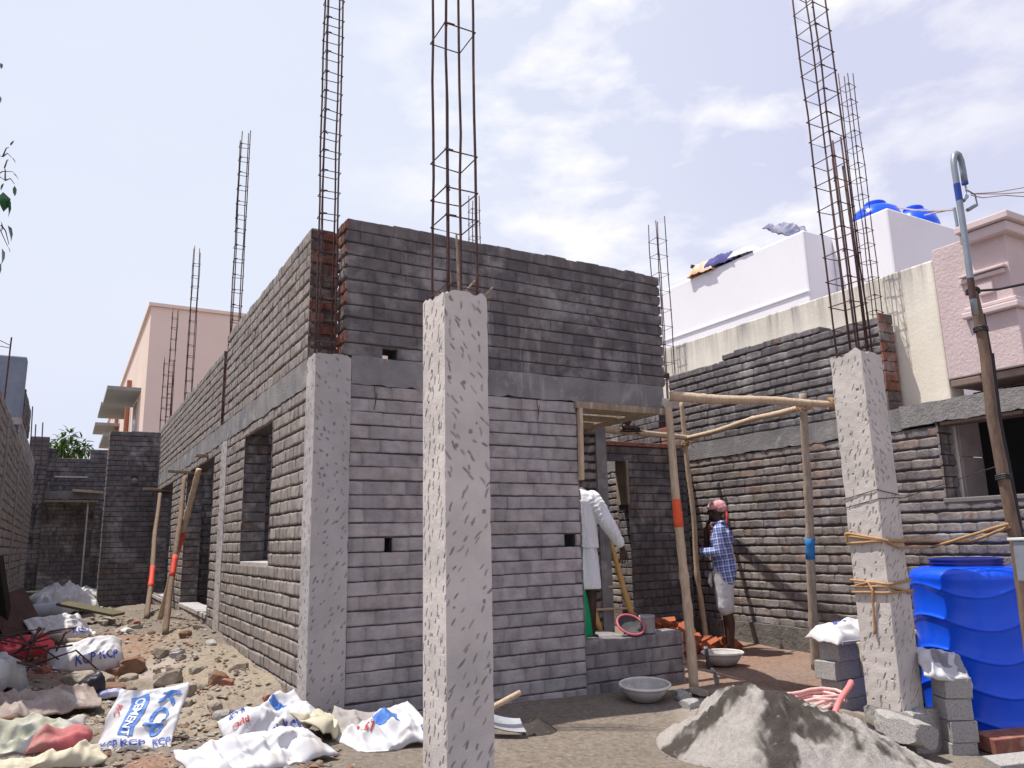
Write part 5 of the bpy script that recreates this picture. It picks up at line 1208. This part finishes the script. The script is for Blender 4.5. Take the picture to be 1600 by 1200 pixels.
sack('cement_sack', 'grey and cream printed sack hanging over the blocks in front of the blue tank', 'sack', Vector((5.92, 3.71, .13)), R(-30), .44, .30, .06, 91, (R(38), R(14)), [((.16, .1), 0, -.05, .03, .3, mat('grey_print', (.3, .29, .33), bump=0), 'r'), ((.05, .2), 0, .1, .03, -.4, mat('grey_print', (.3, .29, .33), bump=0), 'r'), ], group='sacks on the blocks', drape=False, fold=1.6, corner=.55, bend=(.10, -1.0))
# hoses
hz_ = gp(1262, 1105)
hs_ = thing('hose', 'pale pink corrugated hose lying in loose coils beside the grey blocks', 'hose', hz_)
rg = random.Random(21)
for k in range(3):
    pts_ = []
    for i in range(16):
        a = i*.42+k*2.1; r_ = .20+.05*math.sin(a*2+k); pts_.append(hz_+Vector((r_*1.35*math.cos(a)+.04*k, r_*.95*math.sin(a)+.02*k, .02+.028*k+.01*math.sin(a*3))))
    pts_.append(pts_[-1]+Vector((.15*(-1)**k, -.08, -.01)))
    mb = MB(); d_ = [pts_[i].lerp(pts_[i+1], q_/6) for i in range(len(pts_)-1) for q_ in range(6)]
    mb.tube(d_, [.013+.0012*(i % 2) for i in range(len(d_))], 9); obj('coil', mb, mat('faded_pink_hose', (.78, .48, .46), (.76, .40, .38), rough=.5, bump=.1), hs_, smooth=True)
p0, p1 = gp(1300, 1122), atY(1327, 1072, 4.05); p0 = atY(1300, 1125, 3.95)
mb = MB(); l_ = [p0, p0.lerp(p1, .5)+Vector((-.01, 0, .02)), p1, p1+Vector((.05, .02, .02)), p1+Vector((.09, .05, -.0))]; d_ = [l_[i].lerp(l_[i+1], q_/10) for i in range(4) for q_ in range(10)]
mb.tube(d_, [.020+.002*(i % 2) for i in range(len(d_))], 9); tag(obj('pipe_piece', mb, PINKP, None, smooth=True), 'short bright pink corrugated pipe bent against the grey blocks', 'pipe')
# blue tank
tc_ = Vector((6.68, 3.90, -.43)); TR, TH = .45, 1.28
tk = thing('water_tank', 'large glossy blue water tank with wavy ribs standing on the ground behind the pale column', 'water tank', tc_)
def wob(r_, z, t_):
    if z < .05 or z > TH-.10: return r_
    ph = (z-.10+.05*math.sin(3*t_+1.2+z*1.5))/.25
    e = min(1, (z-.05)/.08, (TH-.10-z)/.08)
    cr = math.sin(math.pi*ph)*.25/math.pi
    return r_-.016*e*abs(math.sin(math.pi*ph))**.8+.004*e+.010*e*math.exp(-(cr/.011)**2)
pr = [(0, 0), (TR*.95, 0), (TR*.99, .02)]
pr += [(TR, .03+(TH-.12)*i/210) for i in range(1, 211)]
pr += [(TR-.005, TH-.07), (TR-.02, TH-.045), (TR-.05, TH-.02), (TR-.1, TH-.005), (TR*.66, TH), (TR*.62, TH+.002)]
mb = MB(); mb.lathe(pr, tc_, 120, wob=wob); obj('body', mb, BLUE, tk, smooth=True)
mb = MB(); mb.lathe([(TR*.60, -.005), (TR*.60, .02), (TR*.625, .022), (TR*.625, .034), (TR*.605, .036), (TR*.605, .048), (TR*.63, .05), (TR*.63, .062), (TR*.55, .066), (TR*.54, .03), (0, .03)], tc_+Vector((0, 0, TH)), 64); obj('neck', mb, mat('dark_blue_plastic', (.015, .03, .27), rough=.35, bump=0, spec=.5), tk, smooth=False)
# green plastic crate behind the front wall edge, next to the man
gx = atY(922, 965, 5.98); gc = thing('plastic_chair', 'bright green plastic chair mostly hidden behind the brick wall edge', 'chair', (gx.x-.25, 6.0, .2))
G0_ = Vector((gx.x-.27, 6.0, .2))
mb = MB(); n = 10
mb.grid(lambda a, b: tuple(G0_+Vector((-.20+.47*a-.03*b*a, -.06+.05*b-.03*math.sin(3.14*a), .05+.72*b-.10*a*a*b*b*3))), 14, 12); o_ = obj('backrest', mb, GREENP, gc, smooth=True); s_ = o_.modifiers.new('thickness', 'SOLIDIFY'); s_.thickness = .02
mb = MB(); mb.box(tuple(G0_+Vector((-.22, 0, .38))), tuple(G0_+Vector((.2, .42, .41)))); obj('seat', mb, GREENP, gc, bevel=.01)
for (a, b) in ((-.2, .02), (.18, .02), (-.2, .4), (.18, .4)):
    mb = MB(); mb.tube([tuple(G0_+Vector((a, b, 0))), tuple(G0_+Vector((a*.95, b, .4)))], .02, 8); obj('leg', mb, GREENP, gc)
# things on the white roof
mb = MB(); a = atX(1222, 362, 9.1)
sack('tarpaulin', 'blue and white tarpaulin bundle standing up on the edge of the white roof', 'tarpaulin', a+Vector((.1, 0, -.05)), R(95), .75, .3, .14, 93, (0, R(-32)), [], m=mat('blue_tarp', (.04, .06, .22), (.4, .4, .45), sc=5, bump=.3), group='tarpaulins on the white roof', drape=False, fold=2)
a = atX(1128, 416, 9.15); sack('tarpaulin', 'dark blue tarpaulin lying along the white roof edge beside the orange cloth', 'tarpaulin', a+Vector((0, 0, -.02)), R(90), .8, .4, .16, 95, (0, R(-3)), [], m=mat('blue_tarp2', (.05, .05, .2), (.1, .1, .25), sc=5, bump=.3), group='tarpaulins on the white roof', drape=False, fold=1.6)
a = atX(1105, 424, 9.12); sack('tarpaulin', 'orange and white cloth heap on the white roof edge', 'tarpaulin', a+Vector((0, 0, -.06)), R(90), .6, .4, .18, 97, (0, R(-3)), [], m=mat('orange_cloth', (.75, .36, .16), (.75, .62, .5), sc=4, bump=.3), group='tarpaulins on the white roof', drape=False, fold=1.4)
a = atX(1165, 396, 9.12); sack('tarpaulin', 'small white cloth strip on the white roof edge between the tarpaulins', 'tarpaulin', a+Vector((0, 0, -.05)), R(90), .5, .3, .10, 99, (0, R(-3)), [], m=CLW, group='tarpaulins on the white roof', drape=False, fold=1.2)
mb = MB(); mb.tube([atX(1080, 416, 9.05), atX(1110, 425, 9.4)], .035, 8); tag(obj('roof_rod', mb, WIRE), 'dark rod sticking out from the orange cloth on the white roof', 'rod')
# ================================================================== PEOPLE
class Fig:
    """limbs as tapered capsules, fused into one skin by a voxel remesh"""
    def __init__(s, base, heading, sc=1.0):
        s.b = Vector(base); s.h = heading; s.sc = sc; s.m = MB(); 
    def W(s, p):      # local: x = person's right, y = forward, z = up
        p = Vector(p)*s.sc; f = Vector((math.cos(s.h), math.sin(s.h), 0)); r = Vector((f.y, -f.x, 0))
        return s.b + r*p.x + f*p.y + Vector((0, 0, p.z))
def ball(mb, c, r, n=10):
    vs = [];
    rx, ry, rz, M3 = r
    for i in range(n+1):
        ph = math.pi*i/n
        for j in range(n*2):
            t_ = math.pi*j/n; q = Vector((rx*math.sin(ph)*math.cos(t_), ry*math.sin(ph)*math.sin(t_), rz*math.cos(ph))); vs.append(Vector(c)+(M3 @ q))
    m_ = n*2; mb.add(vs, [(i*m_+j, (i+1)*m_+j, (i+1)*m_+(j+1) % m_, i*m_+(j+1) % m_) for i in range(n) for j in range(m_)])
def limb(mb, fig, pts):       # pts: (local point, radius)
    P = [(fig.W(p), r*fig.sc) for p, r in pts]
    out = []; rr = []
    for (a, ra), (b, rb) in zip(P[:-1], P[1:]):
        for k in range(5): out.append(a.lerp(b, k/5)); rr.append(ra+(rb-ra)*k/5)
    out.append(P[-1][0]); rr.append(P[-1][1]); mb.tube(out, rr, 12)
    for (a, ra) in (P[0], *P[1:-1], P[-1]): ball(mb, a, (ra*.99,)*3+(Matrix.Identity(3),), 6)
def ell(mb, fig, c, r, rot=(0, 0, 0)):
    f = Vector((math.cos(fig.h), math.sin(fig.h), 0)); rr = Vector((f.y, -f.x, 0)); B = Matrix((rr, f, Vector((0, 0, 1)))).transposed()
    ball(mb, fig.W(c), tuple(x*fig.sc for x in r)+(B @ Euler(rot).to_matrix(),), 12)
def skin(name, mb, m, parent, vox=.008, smooth=4, disp=None):
    o = obj(name, mb, m, parent, smooth=True)
    r = o.modifiers.new('fuse', 'REMESH'); r.mode = 'VOXEL'; r.voxel_size = vox; r.use_smooth_shade = True
    if smooth: s = o.modifiers.new('soften', 'SMOOTH'); s.iterations = smooth; s.factor = .5
    if disp:
        tx = bpy.data.textures.new('folds', 'CLOUDS'); tx.noise_scale = disp[0]; d = o.modifiers.new('folds', 'DISPLACE'); d.texture = tx; d.strength = disp[1]; d.mid_level = .5; d.texture_coords = 'LOCAL'
    return o
def head(mb, f, c, face=0., nod=0):
    """c: head centre; face: turn of the face to the right of body heading (rad)"""
    g = Fig(f.W(c), f.h-face, f.sc); E = lambda p, r, rot=(0, 0, 0): ell(mb, g, p, r, rot)
    E((0, -.008, .025), (.073, .092, .092)); E((0, .012, -.04), (.058, .072, .075)); E((0, .045, -.085), (.03, .03, .022))
    E((0, .092, -.012), (.013, .018, .028), (R(-15), 0, 0)); E((0, .102, -.03), (.017, .014, .012))
    for s in (-1, 1):
        E((s*.031, .072, .012), (.016, .012, .009)); E((s*.03, .078, .028), (.02, .012, .007)); E((s*.075, -.005, -.005), (.010, .02, .032))
    E((0, .082, -.058), (.024, .012, .007)); E((0, .080, -.072), (.022, .012, .008))
    return g
def hand(mb, f, wrist, d, palm, curl=.4, sc=1., spread=.012, thumb=1):
    """five fingers; d = direction of the fingers, palm = direction the palm faces (local axes)"""
    d = Vector(d).normalized(); pn = Vector(palm); pn = (pn-d*pn.dot(d)).normalized(); s = d.cross(pn)
    w_ = Vector(wrist); L = lambda a, b, c: w_+d*a+s*b+pn*c
    for k in range(4):
        b = (-.027+.018*k); limb(mb, f, [(L(.005, b*.55, 0), .013), (L(.075, b, .002), .0115)])
    for k, ln in enumerate((.062, .075, .082, .070)):
        b = -.027+.018*k; bb = b*(1+spread*18*.0)+(k-1.5)*spread*.5
        a0 = .08; p0 = L(a0, b, .002); p1 = L(a0+ln*.45*math.cos(curl*.5), bb, .002+ln*.45*math.sin(curl*.5)); p2 = L(a0+ln*(.45*math.cos(curl*.5)+.55*math.cos(curl*1.5)), bb, .002+ln*(.45*math.sin(curl*.5)+.55*math.sin(curl*1.5)))
        limb(mb, f, [(p0, .0098), (p1, .009), (p2, .0072)])
    t_ = thumb; limb(mb, f, [(L(.02, .022*t_, .004), .013), (L(.05, .046*t_, .016), .011), (L(.085, .052*t_, .028), .0085)])

# --- man in plaid shirt, standing in profile, hand at his chin
fp = gp(1141, 1021); P1 = thing('person', 'man in blue plaid shirt, pale shorts and red-white head cloth, standing with hand at chin', 'person', fp)
HD = math.atan2(.80, -.60); f = Fig(fp, HD, 1.0)      # faces left and away
HIP, SH = .86, 1.34
b = MB()
for s in (-1, 1):
    kx = s*.085; y0 = .02*s
    limb(b, f, [((kx, 0, HIP-.02), .085), ((kx*1.0, .02+y0, .48), .058), ((kx, .0+y0, .44), .054), ((kx, -.015+y0, .33), .055), ((kx, -.005+y0, .09), .036)])
    ell(b, f, (kx, .065+y0, .028), (.043, .115, .030)); ell(b, f, (kx, -.03+y0, .04), (.034, .04, .042))
    for k in range(5): ell(b, f, (kx+(-.03+.015*k)*s*-1, .165+y0-.010*k, .016), (.011-.001*k, .022, .011))
ell(b, f, (0, -.005, HIP+.03), (.155, .105, .11)); ell(b, f, (0, .01, 1.05), (.135, .095, .16)); ell(b, f, (0, 0, 1.22), (.165, .105, .15))
limb(b, f, [((0, -.01, 1.33), .06), ((0, .015, 1.44), .052)])
head(b, f, (0, .035, 1.535), R(8))
# left arm (towards us): elbow bent, forearm across; right forearm up to the chin
def arm(mb, pts): limb(mb, f, pts)
LA = [((-.175, -.01, SH-.02), .052), ((-.215, .0, 1.07), .042), ((-.12, .19, 1.09), .034), ((.03, .225, 1.12), .028)]
RAa = [((.175, .0, SH-.02), .05), ((.19, .17, 1.10), .042), ((.17, .20, 1.10), .038), ((.06, .17, 1.34), .030)]
arm(b, LA); arm(b, RAa); hand(b, f, (.04, .225, 1.12), (1, .15, .1), (0, -1, 0), .9); hand(b, f, (.055, .165, 1.35), (-.35, -.25, 1), (0, -1, -.3), 1.0)
skin('body', b, SKIN, P1, .007, 3)
PL = bpy.data.materials.new('blue_plaid_cotton'); PL.use_nodes = True; t = PL.node_tree; bs = t.nodes['Principled BSDF']; bs.inputs['Roughness'].default_value = .9
tc = nd(t, 'ShaderNodeTexCoord'); mp = nd(t, 'ShaderNodeMapping'); mp.inputs['Rotation'].default_value = (R(6), R(4), -HD); t.links.new(tc.outputs['Object'], mp.inputs['Vector'])
sx = nd(t, 'ShaderNodeSeparateXYZ'); t.links.new(mp.outputs[0], sx.inputs[0])
def stripes(sock, per, lo, hi):
    a = nd(t, 'ShaderNodeMath', operation='MULTIPLY'); t.links.new(sock, a.inputs[0]); a.inputs[1].default_value = 1/per
    fr = nd(t, 'ShaderNodeMath', operation='FRACT'); t.links.new(a.outputs[0], fr.inputs[0])
    return ramp(t, fr.outputs[0], [(0, (.03, .05, .24)), (.28, (.05, .085, .34)), (.34, (.62, .66, .78)), (.5, (.70, .74, .84)), (.56, (.16, .22, .52)), (.8, (.05, .08, .32)), (.9, (.5, .55, .72)), (1, (.03, .05, .24))])
cc = mixc(t, .5, stripes(sx.outputs[0], .055, 0, 1), stripes(sx.outputs[2], .06, 0, 1))
t.links.new(cc, bs.inputs['Base Color'])
s = MB()
ell(s, f, (0, .0, 1.22), (.195, .13, .16)); ell(s, f, (0, .005, 1.05), (.175, .125, .18)); ell(s, f, (0, -.01, .92), (.185, .135, .13)); limb(s, f, [((0, 0, 1.33), .08), ((0, 0, 1.385), .068)])
limb(s, f, [((-.165, -.005, SH-.015), .07), ((-.215, .0, 1.08), .06), ((-.14, .155, 1.085), .052), ((-.09, .195, 1.095), .047)])
limb(s, f, [((.165, 0, SH-.015), .068), ((.19, .16, 1.11), .058), ((.165, .195, 1.15), .05)])
limb(s, f, [((-.11, -.02, .90), .10), ((-.10, -.03, .79), .095)]); limb(s, f, [((.10, -.0, .9), .10), ((.10, .01, .8), .09)]); ell(s, f, (0, -.01, .84), (.17, .12, .09))
skin('shirt', s, PL, P1, .010, 3, (.09, .010))
s = MB(); limb(s, f, [((-.12, .0, 1.395), .022), ((-.03, .075, 1.39), .022), ((.05, .07, 1.39), .022)]); limb(s, f, [((-.1, .0, 1.40), .024), ((0, -.07, 1.42), .024), ((.1, 0, 1.40), .024)]); skin('collar', s, PL, P1, .009, 2)
s = MB()
for q in (-1, 1): limb(s, f, [((q*.085, 0, .86), .115), ((q*.09, .015+.02*q, .62), .098), ((q*.09, .015+.02*q, .49), .092)])
ell(s, f, (0, -.01, .86), (.16, .12, .1)); skin('shorts', s, CLG, P1, .010, 3, (.08, .010))
s = MB(); g = Fig(f.W((0, .035, 1.535)), HD-R(8), 1.0)
ell(s, g, (0, -.012, .055), (.086, .106, .072), (R(-8), 0, 0)); ell(s, g, (0, -.03, .035), (.085, .098, .06)); ell(s, g, (0, .06, .045), (.06, .05, .022)); ell(s, g, (-.01, -.09, .03), (.05, .04, .045))
skin('head_cloth', s, SCARF, P1, .008, 2, (.05, .008))
s = MB(); limb(s, g, [((-.02, -.11, .01), .02), ((-.04, -.13, -.06), .017), ((-.05, -.12, -.14), .012)]); skin('cloth_end', s, SCARFT, P1, .008, 2); s = MB(); limb(s, f, [((.075, .15, 1.36), .032), ((.10, .165, 1.29), .034)]); skin('cloth_end', s, SCARFT, P1, .008, 2)
s = MB(); limb(s, f, [((.02, .15, .84), .02), ((-.01, .16, .76), .025), ((.02, .15, .71), .015)]); skin('shirt_tail', s, CLW, P1, .009, 2)
s = MB(); ell(s, g, (0, .045, -.075), (.05, .045, .04)); 
skin('beard', s, HAIR, P1, .008, 2)

# --- man in white, partly behind the wall edge
wp = Vector((4.29, 6.22, .2)); P2 = thing('person', 'man in white shirt and knee-length white wrap in the doorway, head hidden by the wall', 'person', wp)
HW = math.atan2(.62, .78); f = Fig(wp, HW, 1.0); DX = .0
b = MB()
for s_ in (-1, 1):
    y0 = .06*s_
    limb(b, f, [((s_*.09, 0, .84), .08), ((s_*.09, .03+y0, .46), .055), ((s_*.09, .0+y0, .32), .056), ((s_*.09, -.01+y0, .085), .037)])
    ell(b, f, (s_*.09, .055+y0, .03), (.043, .115, .032)); ell(b, f, (s_*.09, -.03+y0, .04), (.034, .04, .04))
    for k in range(5): ell(b, f, (s_*.09+(.03-.015*k)*-s_, .155+y0-.01*k, .016), (.011-.001*k, .022, .011))
ell(b, f, (0, 0, .88), (.15, .1, .12)); ell(b, f, (0, 0, 1.15), (.15, .095, .2))
limb(b, f, [((0, -.01, 1.38), .058), ((0, .02, 1.48), .05)]); head(b, f, (0, .035, 1.575), R(20))
RS = [((.18, -.01, 1.33), .042), ((.30, .0, 1.10), .042), ((.32, .03, 1.06), .04), ((.40, .14, .86), .028)]
limb(b, f, RS); hand(b, f, (.40, .145, .85), (.14, .12, -1), (-.6, .6, 0), .55, spread=.03)
LS = [((-.19, 0, 1.36), .05), ((-.24, .08, 1.08), .042), ((-.2, .30, 1.02), .03)]; limb(b, f, LS); hand(b, f, (-.2, .31, 1.02), (0, 1, .05), (1, 0, 0), .5)
skin('body', b, SKIN, P2, .007, 3)
def robe(mb, fig, secs, nf=9, ph=0., n=48):
    vs = []; 
    for (z, cx, cy, rx, ry, fo) in secs:
        for j in range(n):
            t_ = 2*math.pi*j/n
            k = 1+fo*(math.sin(nf*t_+ph+z*3)+.6*math.sin((nf*2-5)*t_+ph*2-z*5))
            vs.append(fig.W((cx+rx*k*math.cos(t_), cy+ry*k*math.sin(t_), z)))
    m_ = len(secs); fs = [(i*n+j, i*n+(j+1) % n, (i+1)*n+(j+1) % n, (i+1)*n+j) for i in range(m_-1) for j in range(n)]
    fs += [tuple(range(n-1, -1, -1)), tuple((m_-1)*n+j for j in range(n))]; mb.add(vs, fs)
def sleeve(mb, pts, amp=.10):
    out = []
    for (a, ra), (b_, rb) in zip(pts[:-1], pts[1:]):
        for k in range(6): out.append((Vector(a).lerp(Vector(b_), k/6), (ra+(rb-ra)*k/6)*(1+amp*((k % 2)*2-1)*.5)))
    out.append(pts[-1]); limb(mb, f, out)
s = MB(); robe(s, f, [(.86, 0, 0, .205, .155, .045), (.94, 0, 0, .20, .15, .04), (1.05, 0, 0, .20, .15, .03), (1.18, 0, 0, .20, .145, .025), (1.30, 0, 0, .205, .135, .015), (1.37, 0, 0, .175, .115, .01), (1.41, 0, 0, .11, .09, 0), (1.44, 0, .01, .066, .066, 0)], 8, .7)
sleeve(s, [((.165, -.005, 1.335), .078), ((.225, .0, 1.23), .082), ((.295, .0, 1.10), .072), ((.32, .025, 1.055), .07), ((.385, .12, .90), .048)])
sleeve(s, [((-.165, 0, 1.335), .078), ((-.24, .08, 1.08), .068), ((-.2, .26, 1.03), .05)])
skin('shirt', s, CLW, P2, .008, 2)
s = MB(); robe(s, f, [(.485, .0, .03, .205, .175, .06), (.55, 0, .03, .205, .17, .05), (.68, 0, .02, .20, .16, .04), (.80, 0, .01, .19, .148, .03), (.90, 0, 0, .175, .135, .02), (.95, 0, 0, .15, .115, 0)], 7, 2.)
skin('wrap', s, CLW, P2, .009, 2)
s = MB(); ell(s, Fig(f.W((0, .035, 1.575)), HW-R(20)), (0, -.025, .035), (.082, .092, .085)); skin('hair', s, HAIR, P2, .008, 1)

# --- worker standing on the scaffold pole; only one sandalled foot shows from the street
ft = atY(985, 670, 7.14); P3 = thing('person', 'worker on the scaffold above the doorway, only one sandalled foot showing over the pole', 'person', (ft.x-.15, 7.1, 2.42))
ft = atY(998, 676, 7.0); f = Fig((ft.x-.10, 7.06, ft.z+.0), math.atan2(-.35, 1), .95)
b = MB()
for s_ in (-1, 1):
    y0 = -.02*(s_+1)
    limb(b, f, [((s_*.11, -.05, .46), .08), ((s_*.13, .24+y0, .50), .06), ((s_*.12, .06+y0, .22), .052), ((s_*.10, -.02+y0, .10), .038)])
    ell(b, f, (s_*.10, .05+y0, .045), (.043, .115, .032)); ell(b, f, (s_*.10, -.04+y0, .055), (.034, .04, .042))
    for k in range(5): ell(b, f, (s_*.10+(.03-.015*k)*-s_, .15+y0-.01*k, .030), (.011-.001*k, .022, .011))
ell(b, f, (0, -.10, .48), (.155, .12, .12)); ell(b, f, (0, 0, .70), (.15, .11, .18)); ell(b, f, (0, .08, .90), (.17, .1, .13)); limb(b, f, [((0, .13, .98), .055), ((0, .17, 1.06), .05)]); head(b, f, (0, .20, 1.14))
for s_ in (-1, 1): limb(b, f, [((s_*.18, .08, .95), .05), ((s_*.22, .22, .75), .042), ((s_*.14, .40, .70), .03)]); hand(b, f, (s_*.14, .41, .70), (0, 1, 0), (-s_, 0, 0), .8, thumb=s_)
skin('body', b, SKIN, P3, .008, 3)
s = MB(); ell(s, f, (0, -.0, .70), (.18, .14, .2)); ell(s, f, (0, .08, .9), (.195, .125, .14)); 
for s_ in (-1, 1): limb(s, f, [((s_*.17, .08, .95), .068), ((s_*.21, .19, .8), .06)])
skin('shirt', s, CLG, P3, .012, 2, (.1, .02))
s = MB(); ell(s, f, (0, -.1, .48), (.175, .145, .13))
for s_ in (-1, 1): limb(s, f, [((s_*.11, -.05, .46), .1), ((s_*.13, .24, .50), .078), ((s_*.125, .13, .33), .07)])
skin('trousers', s, BROWNC, P3, .012, 2)
for s_ in (-1, 1):
    y0 = -.02*(s_+1); s = MB(); ell(s, f, (s_*.10, .04+y0, .008), (.05, .15, .014)); limb(s, f, [((s_*.10-.045, .07+y0, .02), .01), ((s_*.10, .08+y0, .085), .012), ((s_*.10+.045, .07+y0, .02), .01)]); skin('sandal', s, SANDAL, P3, .007, 1)
s = MB(); ell(s, Fig(f.W((0, .20, 1.14)), f.h, .95), (0, -.02, .035), (.08, .095, .085)); skin('hair', s, HAIR, P3, .009, 1)
